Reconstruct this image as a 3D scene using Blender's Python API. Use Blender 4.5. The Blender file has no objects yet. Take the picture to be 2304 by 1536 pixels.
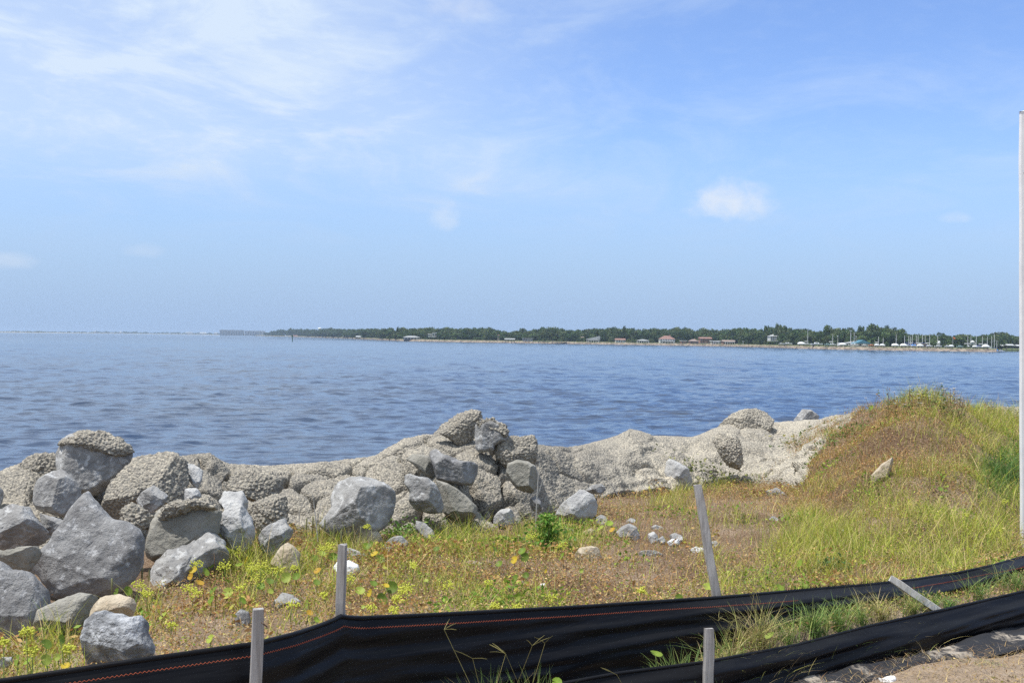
import bpy, math, random
import numpy as np
from mathutils import Vector, Matrix

random.seed(7)
rng = np.random.default_rng(7)
R = math.radians
SC = bpy.context.scene
COLL = SC.collection

# ------------------------------------------------------------------ camera
FPX, CX, CY = 2781.0, 1152.0, 768.0          # focal length and centre in photograph pixels
CAM = np.array([0.0, 0.0, 3.3])              # eye height above the water
PITCH, ROLL = math.atan(7 / FPX), math.atan(32 / 2304)
_F = np.array([0, math.cos(PITCH), -math.sin(PITCH)])
_U0 = np.array([0, math.sin(PITCH), math.cos(PITCH)])
_R0 = np.array([1.0, 0, 0])
_RT = math.cos(ROLL) * _R0 + math.sin(ROLL) * _U0
_UP = -math.sin(ROLL) * _R0 + math.cos(ROLL) * _U0
cam_data = bpy.data.cameras.new('camera')
cam_data.sensor_width = 36.0
cam_data.lens = 36.0 * FPX / 2304.0
cam_data.clip_start = 0.05
cam_data.clip_end = 40000
cam = bpy.data.objects.new('camera', cam_data)
COLL.objects.link(cam)
cam.matrix_world = Matrix(((_RT[0], _UP[0], -_F[0], CAM[0]), (_RT[1], _UP[1], -_F[1], CAM[1]),
                           (_RT[2], _UP[2], -_F[2], CAM[2]), (0, 0, 0, 1)))
SC.camera = cam

# ------------------------------------------------------------------ light, sky, exposure
SUN_EL, SUN_AZ = R(68), R(-112)                # azimuth clockwise from +Y: the sun stands to the left
SUN_DIR = np.array([math.sin(SUN_AZ) * math.cos(SUN_EL), math.cos(SUN_AZ) * math.cos(SUN_EL), math.sin(SUN_EL)])
SC.view_settings.view_transform = 'Standard'
SC.view_settings.look = 'None'
SC.view_settings.exposure = 0.4
SC.view_settings.gamma = 1.0
SC.view_settings.use_curve_mapping = False
SC.render.engine = 'CYCLES'
SC.cycles.max_bounces = 6
SC.cycles.diffuse_bounces = 3
SC.cycles.glossy_bounces = 3
SC.cycles.transmission_bounces = 3
SC.cycles.caustics_reflective = False
SC.cycles.caustics_refractive = False
SC.cycles.use_denoising = False
SC.cycles.denoiser = 'OPENIMAGEDENOISE'
SC.cycles.denoising_input_passes = 'RGB_ALBEDO_NORMAL'
SC.cycles.denoising_prefilter = 'ACCURATE'

sun_data = bpy.data.lights.new('sun', 'SUN')
sun_data.energy = 4.2
sun_data.angle = R(0.53)
sun_data.color = (1.0, 0.96, 0.89)
sun = bpy.data.objects.new('sun', sun_data)
COLL.objects.link(sun)
sun.rotation_euler = Vector(-SUN_DIR).to_track_quat('-Z', 'Y').to_euler()
sun.location = (-30, 5, 60)


class NT:
    """small node-tree helper"""
    def __init__(self, tree):
        self.t = tree
        tree.nodes.clear()

    def n(self, kind, ins=None, **kw):
        nd = self.t.nodes.new(kind)
        for k, v in kw.items():
            setattr(nd, k, v)
        for k, v in (ins or {}).items():
            self.set(nd.inputs[k], v)
        return nd

    def set(self, sock, v):
        if isinstance(v, bpy.types.NodeSocket):
            self.t.links.new(v, sock)
        elif isinstance(v, bpy.types.Node):
            self.t.links.new(v.outputs[0], sock)
        else:
            if isinstance(v, (tuple, list)) and len(v) == 3 and sock.type == 'RGBA':
                v = (*v, 1)
            sock.default_value = v

    def m(self, op, a, b=0.0, c=0.0, clamp=False):
        nd = self.t.nodes.new('ShaderNodeMath')
        nd.operation = op
        nd.use_clamp = clamp
        for i, v in enumerate((a, b, c)):
            if i < len(nd.inputs):
                self.set(nd.inputs[i], v)
        return nd.outputs[0]

    def ss(self, x, lo, hi):
        nd = self.t.nodes.new('ShaderNodeMapRange')
        nd.interpolation_type = 'SMOOTHSTEP'
        self.set(nd.inputs[0], x)
        nd.inputs[1].default_value, nd.inputs[2].default_value = lo, hi
        return nd.outputs[0]

    def mix(self, f, a, b, blend='MIX'):
        nd = self.t.nodes.new('ShaderNodeMix')
        nd.data_type = 'RGBA'
        nd.blend_type = blend
        self.set(nd.inputs[0], f)
        self.set(nd.inputs[6], a)
        self.set(nd.inputs[7], b)
        return nd.outputs[2]

    def noise(self, vec, scale, detail=4, rough=0.55, dist=0.0):
        nd = self.n('ShaderNodeTexNoise', {'Scale': scale, 'Detail': detail, 'Roughness': rough, 'Distortion': dist})
        if vec is not None:
            self.set(nd.inputs['Vector'], vec)
        return nd.outputs[0]

    def mapping(self, vec, scale=(1, 1, 1), loc=(0, 0, 0), rot=(0, 0, 0)):
        nd = self.n('ShaderNodeMapping', {'Scale': scale, 'Location': loc, 'Rotation': rot})
        self.set(nd.inputs['Vector'], vec)
        return nd.outputs[0]


def build_world():
    w = bpy.data.worlds.new('World')
    SC.world = w
    w.use_nodes = True
    T = NT(w.node_tree)
    sky = T.n('ShaderNodeTexSky', sky_type='NISHITA', sun_disc=False, sun_elevation=SUN_EL,
              sun_rotation=SUN_AZ, altitude=0.0, air_density=1.0, dust_density=0.6, ozone_density=2.0)
    tc = T.n('ShaderNodeTexCoord')
    d = tc.outputs['Generated']
    sep = T.n('ShaderNodeSeparateXYZ', {0: d})
    dx, dy, dz = sep.outputs
    # clear summer air: deepen the blue of the sky as a whole
    blue = T.mix(1.0, sky.outputs[0], SKY_TINT, 'MULTIPLY')
    # cirrus sheet on a high plane
    den = T.m('ADD', T.m('MAXIMUM', dz, 0.0), 0.09)
    u = T.m('DIVIDE', dx, den)
    v = T.m('DIVIDE', dy, den)
    uv = T.n('ShaderNodeCombineXYZ', {0: u, 1: v, 2: 0.0}).outputs[0]
    broad = T.noise(T.mapping(uv, (0.42, 0.34, 1), (CL_OFF[0], CL_OFF[1], 0), (0, 0, R(24))), 1.0, 3, 0.5, 0.3)
    streak = T.noise(T.mapping(uv, (1.1, 0.75, 1), (ST_OFF[0], ST_OFF[1], 0), (0, 0, R(-58))), 1.6, 8, 0.60, 0.9)
    mack = T.noise(T.mapping(uv, (2.6, 2.2, 1), (0.1, 4.0, 0), (0, 0, R(-40))), 5.0, 4, 0.6, 0.4)
    # the veil thickens towards the sun
    sd = T.n('ShaderNodeVectorMath', {0: d, 1: tuple(SUN_DIR)}, operation='DOT_PRODUCT').outputs['Value']
    veil = T.m('ADD', broad, T.m('MULTIPLY', sd, 1.4))
    veil = T.ss(veil, 0.44, 0.92)
    wisp = T.m('MULTIPLY', T.ss(streak, 0.42, 0.74), 0.60)
    fine = T.m('MULTIPLY', T.ss(mack, 0.45, 0.70), 0.10)
    hz = T.ss(dz, 0.01, 0.12)
    dens = T.m('ADD', T.m('MULTIPLY', veil, 0.74), T.m('MULTIPLY', T.m('ADD', wisp, fine), T.m('ADD', 0.45, veil)))
    dens = T.m('MULTIPLY', dens, T.m('ADD', T.m('MULTIPLY', hz, 0.85), 0.15), clamp=True)
    out = T.mix(dens, blue, CIRRUS)
    # low pale band of moist air
    low = T.m('MULTIPLY', T.m('SUBTRACT', 1.0, T.ss(dz, 0.0, 0.17)), 0.85)
    out = T.mix(low, out, LOWSKY)
    # fair weather cumulus puffs: direction of centre, half width, half height (radians), strength
    for k, (px, py, hw, hh, st) in enumerate(PUFFS):
        r = _F + _RT * (px - CX) / FPX + _UP * (CY - py) / FPX
        r = r / np.linalg.norm(r)
        az, el = math.atan2(r[0], r[1]), math.asin(r[2])
        a = T.m('ARCTAN2', dx, dy)
        e = T.m('ARCSINE', dz)
        nz = T.noise(T.mapping(d, (1, 1, 1.3), (k * 3.1, 0, 0)), 52, 6, 0.55, 0.4)
        nn = T.m('MULTIPLY', T.m('SUBTRACT', nz, 0.50), 3.2)
        p = T.m('POWER', T.m('DIVIDE', T.m('SUBTRACT', a, az), hw / FPX), 2.0)
        ey = T.m('DIVIDE', T.m('SUBTRACT', e, el), hh / FPX)
        # flat bases: lower half falls off faster
        ey = T.m('MULTIPLY', ey, T.m('ADD', 1.0, T.m('MULTIPLY', T.m('LESS_THAN', ey, 0.0), 0.5)))
        q = T.m('POWER', ey, 2.0)
        rr = T.m('ADD', T.m('SUBTRACT', T.m('SUBTRACT', 1.0, p), q), nn)
        mk_ = T.m('MULTIPLY', T.ss(rr, -0.7, 1.9), st)
        out = T.mix(mk_, out, CUMULUS)
    bg = T.n('ShaderNodeBackground', {'Color': out, 'Strength': 0.122})
    o = T.n('ShaderNodeOutputWorld')
    T.t.links.new(bg.outputs[0], o.inputs[0])


SKY_TINT = (0.80, 0.905, 1.18)
CIRRUS = (4.3, 5.1, 6.2)
LOWSKY = (2.15, 3.2, 5.0)
CUMULUS = (4.9, 5.3, 5.9)
CL_OFF = (15.2, 7.7)
ST_OFF = (3.3, 8.8)
PUFFS = [(1640, 460, 92, 50, 0.95), (1000, 492, 34, 40, 0.5), (812, 297, 42, 14, 0.45), (18, 590, 60, 22, 0.4),
         (2150, 492, 30, 14, 0.35), (1035, 22, 70, 40, 0.4), (325, 566, 40, 18, 0.2)]
build_world()


# ------------------------------------------------------------------ projection helpers
def ray(px, py):
    px, py = np.asarray(px, float), np.asarray(py, float)
    return _F + np.multiply.outer((px - CX) / FPX, _RT) + np.multiply.outer((CY - py) / FPX, _UP)


def at(px, py, d):
    """point seen at a pixel, d metres ahead (world y)"""
    r = ray(px, py)
    return CAM + r * (np.asarray(d, float) / r[..., 1])[..., None]


def project(P):
    q = P - CAM
    w = q @ _F
    return CX + FPX * (q @ _RT) / w, CY - FPX * (q @ _UP) / w


def hor(px):
    return 745 + 32 * np.asarray(px, float) / 2304


REG = {1: (0, 920, 600 / 2304), 2: (400, 960, 600 / 2304), 3: (850, 880, 600 / 2304), 4: (1200, 880, 700 / 2304),
       5: (1700, 820, 604 / 1933), 6: (0, 1200, 650 / 2304), 7: (550, 1180, 750 / 2304), 8: (1250, 1200, 1054 / 2304)}


def rg(k, pts):
    x0, y0, s = REG[k]
    return [(x0 + a * s, y0 + b * s) for a, b in pts]


# ------------------------------------------------------------------ numpy noise
def _h(ix, iy, iz, seed):
    n = (ix * 374761393 + iy * 668265263 + iz * 1274126177 + seed * 974711) & 0xffffffff
    n = ((n ^ (n >> 13)) * 1274126177) & 0xffffffff
    n = ((n ^ (n >> 15)) * 2246822519) & 0xffffffff
    return ((n ^ (n >> 16)) & 0xfffff) / 1048575.0


def vnoise(P, seed=0):
    i = np.floor(P).astype(np.int64)
    f = P - i
    f = f * f * (3 - 2 * f)
    out = 0
    for a in (0, 1):
        wa = f[:, 0] if a else 1 - f[:, 0]
        for b in (0, 1):
            wb = f[:, 1] if b else 1 - f[:, 1]
            for c in (0, 1):
                wc = f[:, 2] if c else 1 - f[:, 2]
                out = out + wa * wb * wc * _h(i[:, 0] + a, i[:, 1] + b, i[:, 2] + c, seed)
    return out * 2 - 1


def fbm(P, seed=0, octv=4, gain=0.5):
    s, a, t = 0, 1.0, 0
    for k in range(octv):
        s = s + a * vnoise(P * 2 ** k + 17.3 * k, seed + k)
        t += a
        a *= gain
    return s / t


def worley(P, seed=0):
    i = np.floor(P).astype(np.int64)
    f1 = np.full(len(P), 9.0)
    f2 = np.full(len(P), 9.0)
    for a in (-1, 0, 1):
        for b in (-1, 0, 1):
            for c in (-1, 0, 1):
                ix, iy, iz = i[:, 0] + a, i[:, 1] + b, i[:, 2] + c
                d = np.sqrt((ix + _h(ix, iy, iz, seed) - P[:, 0]) ** 2 + (iy + _h(ix, iy, iz, seed + 1) - P[:, 1]) ** 2
                            + (iz + _h(ix, iy, iz, seed + 2) - P[:, 2]) ** 2)
                f2 = np.minimum(f2, np.maximum(f1, d))
                f1 = np.minimum(f1, d)
    return f1, f2


# ------------------------------------------------------------------ mesh + object helpers
def mesh_np(name, V, F, smooth=True, col=None, mat=None):
    V = np.asarray(V, np.float32)
    me = bpy.data.meshes.new(name)
    if isinstance(F, np.ndarray):
        n, k = F.shape
        me.vertices.add(len(V))
        me.vertices.foreach_set('co', V.ravel())
        me.loops.add(n * k)
        me.loops.foreach_set('vertex_index', F.astype(np.int32).ravel())
        me.polygons.add(n)
        me.polygons.foreach_set('loop_start', np.arange(0, n * k, k, dtype=np.int32))
        me.update(calc_edges=True)
    else:
        me.from_pydata([tuple(map(float, v)) for v in V], [], [tuple(int(i) for i in f) for f in F])
        me.update()
    if smooth:
        me.polygons.foreach_set('use_smooth', np.ones(len(me.polygons), bool))
    if col is not None:
        a = me.color_attributes.new('Col', 'FLOAT_COLOR', 'POINT')
        c = np.ones((len(V), 4), np.float32)
        c[:, :3] = col
        a.data.foreach_set('color', c.ravel())
    if mat is not None:
        me.materials.append(mat)
    return me


def link(name, me, parent=None, loc=(0, 0, 0)):
    o = bpy.data.objects.new(name, me)
    COLL.objects.link(o)
    o.location = loc
    if parent is not None:
        o.parent = parent
    return o


def origin_of(o):
    p = np.zeros(3)
    while o is not None:
        p = p + np.array(o.location)
        o = o.parent
    return p


def part(name, V, F, mat, parent, smooth=False, col=None):
    """a mesh given in world coordinates, made a child of parent"""
    V = np.asarray(V, float) - origin_of(parent)
    return link(name, mesh_np(name, V, F, smooth, col, mat), parent)


def tag(o, label=None, cat=None, group=None, kind=None):
    if label: o['label'] = label
    if cat: o['category'] = cat
    if group: o['group'] = group
    if kind: o['kind'] = kind
    return o


def thing(name, label, cat, loc, group=None):
    o = bpy.data.objects.new(name, None)
    COLL.objects.link(o)
    o.empty_display_size = 0.2
    o.location = tuple(map(float, loc))
    return tag(o, label, cat, group)


def solo(name, V, F, mat, label, cat, group=None, smooth=True, col=None, org=None):
    V = np.asarray(V, float)
    if org is None:
        org = np.array([V[:, 0].mean(), V[:, 1].mean(), V[:, 2].min()])
    o = link(name, mesh_np(name, V - org, F, smooth, col, mat), None, tuple(map(float, org)))
    return tag(o, label, cat, group)


class MB:
    """collects boxes, prisms, tubes into one mesh"""
    def __init__(self):
        self.v, self.f = [], []

    def add(self, V, F):
        b = len(self.v)
        self.v += [tuple(map(float, p)) for p in V]
        self.f += [tuple(i + b for i in f) for f in F]
        return self

    def box(self, c, s, rz=0.0):
        c, s = np.array(c, float), np.array(s, float) / 2
        ca, sa = math.cos(rz), math.sin(rz)
        V = []
        for z in (-1, 1):
            for x, y in ((-1, -1), (1, -1), (1, 1), (-1, 1)):
                X, Y = x * s[0], y * s[1]
                V.append(c + np.array([X * ca - Y * sa, X * sa + Y * ca, z * s[2]]))
        return self.add(V, [(3, 2, 1, 0), (4, 5, 6, 7), (0, 1, 5, 4), (1, 2, 6, 5), (2, 3, 7, 6), (3, 0, 4, 7)])

    def tube(self, pts, rads, n=6, cap=True):
        pts = [np.array(p, float) for p in pts]
        rads = rads if hasattr(rads, '__len__') else [rads] * len(pts)
        V, F = [], []
        for i, p in enumerate(pts):
            t = pts[min(i + 1, len(pts) - 1)] - pts[max(i - 1, 0)]
            t = t / (np.linalg.norm(t) + 1e-9)
            a = np.cross(t, [0.31, 0.95, 0.1] if abs(t[2]) > 0.5 else [0, 0, 1])
            a = a / (np.linalg.norm(a) + 1e-9)
            b = np.cross(t, a)
            for k in range(n):
                w = 2 * math.pi * (k + 0.5) / n
                V.append(p + rads[i] * (a * math.cos(w) + b * math.sin(w)))
        for i in range(len(pts) - 1):
            for k in range(n):
                F.append((i * n + k, i * n + (k + 1) % n, (i + 1) * n + (k + 1) % n, (i + 1) * n + k))
        if cap:
            F.append(tuple(range(n - 1, -1, -1)))
            F.append(tuple((len(pts) - 1) * n + k for k in range(n)))
        return self.add(V, F)

    def build(self, name, mat, parent, smooth=False):
        return part(name, self.v, self.f, mat, parent, smooth)

    def local(self, name, mat, parent, smooth=False):
        return link(name, mesh_np(name, np.array(self.v), self.f, smooth, None, mat), parent)


# ------------------------------------------------------------------ materials
def new_mat(name):
    m = bpy.data.materials.new(name)
    m.use_nodes = True
    return m, NT(m.node_tree)


def pmat(name, c1, c2=None, scale=6.0, rough=0.8, bump=None, metal=0.0, lo=0.35, hi=0.65, spec=0.3, stretch=(1, 1, 1), extra=None):
    """procedural principled material; colour from c1 to c2 by noise, optional bump list of (scale, strength, distance)"""
    m, T = new_mat(name)
    tc = T.n('ShaderNodeTexCoord').outputs['Object']
    vec = T.mapping(tc, stretch) if stretch != (1, 1, 1) else tc
    col = c1
    if c2 is not None:
        f = T.ss(T.noise(vec, scale, 6, 0.6, 0.2), lo, hi)
        col = T.mix(f, c1, c2)
    for ex in extra or []:                       # (scale, lo, hi, colour, amount)
        f = T.m('MULTIPLY', T.ss(T.noise(T.mapping(vec, (1, 1, 1), (3.7, 1.1, 9.2)), ex[0], 5, 0.6, 0.3), ex[1], ex[2]), ex[4])
        col = T.mix(f, col, ex[3])
    bs = T.n('ShaderNodeBsdfPrincipled', {'Base Color': col, 'Roughness': rough, 'Metallic': metal})
    bs.inputs['Specular IOR Level'].default_value = spec
    nrm = None
    for (s, st, dist) in bump or []:
        b = T.n('ShaderNodeBump', {'Strength': st, 'Distance': dist, 'Height': T.noise(vec, s, 5, 0.6)})
        if nrm is not None:
            T.set(b.inputs['Normal'], nrm)
        nrm = b.outputs[0]
    if nrm is not None:
        T.set(bs.inputs['Normal'], nrm)
    o = T.n('ShaderNodeOutputMaterial')
    T.t.links.new(bs.outputs[0], o.inputs[0])
    return m


def vcol_mat(name, transl=0.3, rough=0.6):
    m, T = new_mat(name)
    a = T.n('ShaderNodeAttribute', attribute_name='Col').outputs['Color']
    tc = T.n('ShaderNodeTexCoord').outputs['Object']
    a = T.mix(1.0, a, T.mix(T.noise(tc, 3.0, 3), (0.8, 0.8, 0.8), (1.2, 1.2, 1.2)), 'MULTIPLY')
    bs = T.n('ShaderNodeBsdfPrincipled', {'Base Color': a, 'Roughness': rough})
    bs.inputs['Specular IOR Level'].default_value = 0.25
    tr = T.n('ShaderNodeBsdfTranslucent', {'Color': a})
    mx = T.n('ShaderNodeMixShader', {0: transl, 1: bs.outputs[0], 2: tr.outputs[0]})
    o = T.n('ShaderNodeOutputMaterial')
    T.t.links.new(mx.outputs[0], o.inputs[0])
    return m


M = {}
rb = [(7, 0.6, 0.04), (30, 0.75, 0.016), (120, 0.6, 0.005)]
M['grey'] = pmat('grey_limestone', (0.215, 0.21, 0.205), (0.345, 0.34, 0.33), 5, 0.85, rb, extra=[(17, 0.52, 0.66, (0.52, 0.52, 0.515), 0.75), (9, 0.58, 0.75, (0.20, 0.175, 0.14), 0.35)])
M['dark'] = pmat('dark_grey_limestone', (0.17, 0.167, 0.167), (0.265, 0.262, 0.26), 6, 0.85, rb, extra=[(26, 0.54, 0.66, (0.44, 0.44, 0.445), 0.7), (6, 0.5, 0.7, (0.12, 0.118, 0.12), 0.5)])
M['pale'] = pmat('pale_limestone', (0.34, 0.335, 0.33), (0.50, 0.495, 0.48), 6, 0.85, rb, extra=[(12, 0.58, 0.72, (0.26, 0.26, 0.28), 0.6)])
M['white'] = pmat('white_limestone', (0.55, 0.56, 0.57), (0.74, 0.75, 0.75), 9, 0.8, rb, extra=[(20, 0.6, 0.72, (0.38, 0.38, 0.4), 0.5)])
M['tan'] = pmat('tan_sandstone', (0.34, 0.28, 0.20), (0.50, 0.43, 0.33), 8, 0.9, [(12, 0.7, 0.03), (60, 0.7, 0.012)], extra=[(25, 0.58, 0.7, (0.50, 0.36, 0.27), 0.6)])
M['olive'] = pmat('olive_grey_stone', (0.22, 0.21, 0.18), (0.31, 0.295, 0.26), 5, 0.88, rb)
M['weathered'] = pmat('pitted_weathered_limestone', (0.17, 0.175, 0.185), (0.44, 0.45, 0.47), 11, 0.88, [(10, 0.9, 0.05), (32, 0.9, 0.02), (120, 0.5, 0.004)], lo=0.40, hi=0.62)


def crust_material():
    m, T = new_mat('popcorn_concrete')
    tc = T.n('ShaderNodeTexCoord').outputs['Object']
    f = T.ss(T.noise(tc, 1.3, 5, 0.6), 0.35, 0.7)
    col = T.mix(f, (0.31, 0.29, 0.255), (0.43, 0.397, 0.337))
    # blends to paler, warmer concrete tones towards the right, with a ragged border
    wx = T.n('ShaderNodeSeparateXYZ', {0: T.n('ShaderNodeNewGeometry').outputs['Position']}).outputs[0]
    pale_right = T.ss(T.m('ADD', wx, T.m('MULTIPLY', T.noise(tc, 0.9, 4, 0.6), 1.4)), 1.0, 2.3)
    col = T.mix(pale_right, col, T.mix(f, (0.385, 0.358, 0.31), (0.50, 0.46, 0.385)))
    g = T.ss(T.noise(tc, 60, 3, 0.6), 0.40, 0.66)
    col = T.mix(g, T.mix(1.0, col, (0.55, 0.55, 0.56), 'MULTIPLY'), T.mix(1.0, col, (1.18, 1.15, 1.08), 'MULTIPLY'))
    sp = T.ss(T.noise(T.mapping(tc, (1, 1, 1), (5, 2, 8)), 90, 2, 0.5), 0.66, 0.74)
    col = T.mix(T.m('MULTIPLY', sp, 0.5), col, (0.42, 0.30, 0.18))
    vo = T.n('ShaderNodeTexVoronoi', {'Scale': 62.0})
    T.set(vo.inputs['Vector'], tc)
    b1 = T.n('ShaderNodeBump', {'Strength': 0.8, 'Distance': 0.012, 'Height': T.m('SUBTRACT', 1.0, vo.outputs['Distance'])})
    b2 = T.n('ShaderNodeBump', {'Strength': 0.7, 'Distance': 0.01, 'Height': T.noise(tc, 45, 5, 0.65), 'Normal': b1.outputs[0]})
    bs = T.n('ShaderNodeBsdfPrincipled', {'Base Color': col, 'Roughness': 0.95, 'Normal': b2.outputs[0]})
    bs.inputs['Specular IOR Level'].default_value = 0.15
    o = T.n('ShaderNodeOutputMaterial')
    T.t.links.new(bs.outputs[0], o.inputs[0])
    return m


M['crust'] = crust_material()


def soil_material():
    m, T = new_mat('sandy_soil_with_litter')
    tc = T.n('ShaderNodeTexCoord').outputs['Object']
    f = T.ss(T.noise(tc, 1.1, 5, 0.6), 0.35, 0.68)
    col = T.mix(f, (0.17, 0.115, 0.075), (0.31, 0.235, 0.17))
    g = T.ss(T.noise(T.mapping(tc, (1, 0.35, 1), (0, 0, 0), (0, 0, 0.5)), 90, 4, 0.65), 0.40, 0.64)
    col = T.mix(g, T.mix(1.0, col, (0.5, 0.45, 0.4), 'MULTIPLY'), col)
    yy = T.n('ShaderNodeSeparateXYZ', {0: tc}).outputs[1]
    col = T.mix(T.m('MULTIPLY', T.m('SUBTRACT', 1.0, T.ss(yy, 5.9, 7.2)), T.m('ADD', 0.22, T.m('MULTIPLY', f, 0.40))), col, (0.44, 0.35, 0.26))
    bits = T.ss(T.noise(T.mapping(tc, (1, 1, 1), (9, 3, 1)), 120, 3, 0.6), 0.62, 0.72)
    col = T.mix(T.m('MULTIPLY', bits, 0.7), col, (0.50, 0.43, 0.34))
    b1 = T.n('ShaderNodeBump', {'Strength': 0.8, 'Distance': 0.02, 'Height': T.noise(tc, 30, 6, 0.7)})
    bs = T.n('ShaderNodeBsdfPrincipled', {'Base Color': col, 'Roughness': 0.95, 'Normal': b1.outputs[0]})
    bs.inputs['Specular IOR Level'].default_value = 0.1
    o = T.n('ShaderNodeOutputMaterial')
    T.t.links.new(bs.outputs[0], o.inputs[0])
    return m


M['soil'] = soil_material()


def water_material():
    m, T = new_mat('rippled_bay_water')
    geo = T.n('ShaderNodeNewGeometry').outputs['Position']
    w1 = T.noise(T.mapping(geo, (0.55, 1.0, 1), (0, 0, 0), (0, 0, R(12))), 0.55, 3, 0.5, 0.4)
    w2 = T.noise(T.mapping(geo, (0.45, 1.0, 1), (7, 3, 0), (0, 0, R(-10))), 1.5, 4, 0.55, 0.8)
    w3 = T.noise(T.mapping(geo, (0.6, 1.0, 1), (2, 9, 0), (0, 0, R(5))), 5.5, 3, 0.55, 0.3)
    dist = T.n('ShaderNodeVectorMath', {0: geo}, operation='LENGTH').outputs['Value']
    far = T.ss(dist, 300.0, 900.0)                # beyond the modelled wavelets the chop is carried by the relief of the material
    h = T.m('ADD', T.m('MULTIPLY', far, T.m('ADD', T.m('MULTIPLY', w1, 0.34), T.m('MULTIPLY', w2, 0.16))), T.m('ADD', T.m('MULTIPLY', w2, 0.10), T.m('MULTIPLY', w3, 0.016)))
    b = T.n('ShaderNodeBump', {'Strength': 0.8, 'Distance': 1.0, 'Height': h})
    col = T.mix(T.ss(T.noise(T.mapping(geo, (0.05, 0.05, 1)), 1.0, 2), 0.3, 0.7), (0.010, 0.030, 0.078), (0.022, 0.034, 0.062))
    bs = T.n('ShaderNodeBsdfPrincipled', {'Base Color': col, 'Roughness': 0.06, 'IOR': 1.33, 'Normal': b.outputs[0]})
    o = T.n('ShaderNodeOutputMaterial')
    T.t.links.new(bs.outputs[0], o.inputs[0])
    return m


M['water'] = water_material()
M['leafcol'] = vcol_mat('plant_tissue', 0.3, 0.55)
M['farleaf'] = vcol_mat('tree_foliage', 0.2, 0.7)
M['bark'] = pmat('bark', (0.13, 0.10, 0.08), (0.22, 0.19, 0.16), 3, 0.95)
M['wood'] = pmat('weathered_grey_wood', (0.23, 0.215, 0.205), (0.36, 0.345, 0.335), 10, 0.85, [(60, 0.5, 0.004)], stretch=(5, 5, 0.35),
                 extra=[(20, 0.62, 0.70, (0.10, 0.09, 0.085), 0.7)])
M['palewood'] = pmat('bleached_wood', (0.40, 0.385, 0.365), (0.56, 0.545, 0.52), 10, 0.85, [(60, 0.5, 0.004)], stretch=(5, 5, 0.35),
                     extra=[(20, 0.62, 0.70, (0.18, 0.16, 0.15), 0.6)])
M['steel'] = pmat('rusty_steel', (0.05, 0.045, 0.04), (0.12, 0.08, 0.06), 40, 0.6, metal=0.6)
M['post'] = pmat('white_painted_post', (0.74, 0.73, 0.74), (0.82, 0.81, 0.81), 6, 0.45, [(60, 0.2, 0.002)], extra=[(5, 0.60, 0.72, (0.55, 0.52, 0.50), 0.5)])
M['thread'] = pmat('orange_thread', (0.36, 0.075, 0.035), (0.46, 0.12, 0.06), 60, 0.8)
M['paper'] = pmat('white_paper', (0.80, 0.80, 0.80), (0.86, 0.86, 0.86), 20, 0.8)
M['shard'] = pmat('rusty_brown_shard', (0.24, 0.11, 0.06), (0.34, 0.17, 0.10), 20, 0.8, [(50, 0.5, 0.004)])


def fabric_material():
    m, T = new_mat('black_woven_geotextile')
    tc = T.n('ShaderNodeTexCoord').outputs['Object']
    dust = T.ss(T.noise(T.mapping(tc, (0.8, 0.8, 3.5)), 3.0, 6, 0.65), 0.45, 0.8)
    col = T.mix(T.m('MULTIPLY', dust, 0.22), (0.006, 0.006, 0.0075), (0.035, 0.034, 0.034))
    b1 = T.n('ShaderNodeBump', {'Strength': 0.35, 'Distance': 0.02, 'Height': T.noise(T.mapping(tc, (1.2, 1.2, 9)), 3.0, 2, 0.5)})
    bs = T.n('ShaderNodeBsdfPrincipled', {'Base Color': col, 'Roughness': 0.42, 'Normal': b1.outputs[0]})
    bs.inputs['Specular IOR Level'].default_value = 0.14
    o = T.n('ShaderNodeOutputMaterial')
    T.t.links.new(bs.outputs[0], o.inputs[0])
    return m


M['fabric'] = fabric_material()


def flap_material():
    m, T = new_mat('sandy_black_geotextile')
    tc = T.n('ShaderNodeTexCoord').outputs['Object']
    sand = T.ss(T.noise(T.mapping(tc, (1.0, 1.6, 1.0)), 3.2, 6, 0.68, 0.4), 0.53, 0.63)
    col = T.mix(sand, (0.012, 0.012, 0.015), (0.33, 0.285, 0.23))
    b1 = T.n('ShaderNodeBump', {'Strength': 0.5, 'Distance': 0.01, 'Height': T.noise(tc, 40, 5, 0.65)})
    bs = T.n('ShaderNodeBsdfPrincipled', {'Base Color': col, 'Roughness': 0.7, 'Normal': b1.outputs[0]})
    o = T.n('ShaderNodeOutputMaterial')
    T.t.links.new(bs.outputs[0], o.inputs[0])
    return m


M['flap'] = flap_material()

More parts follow.
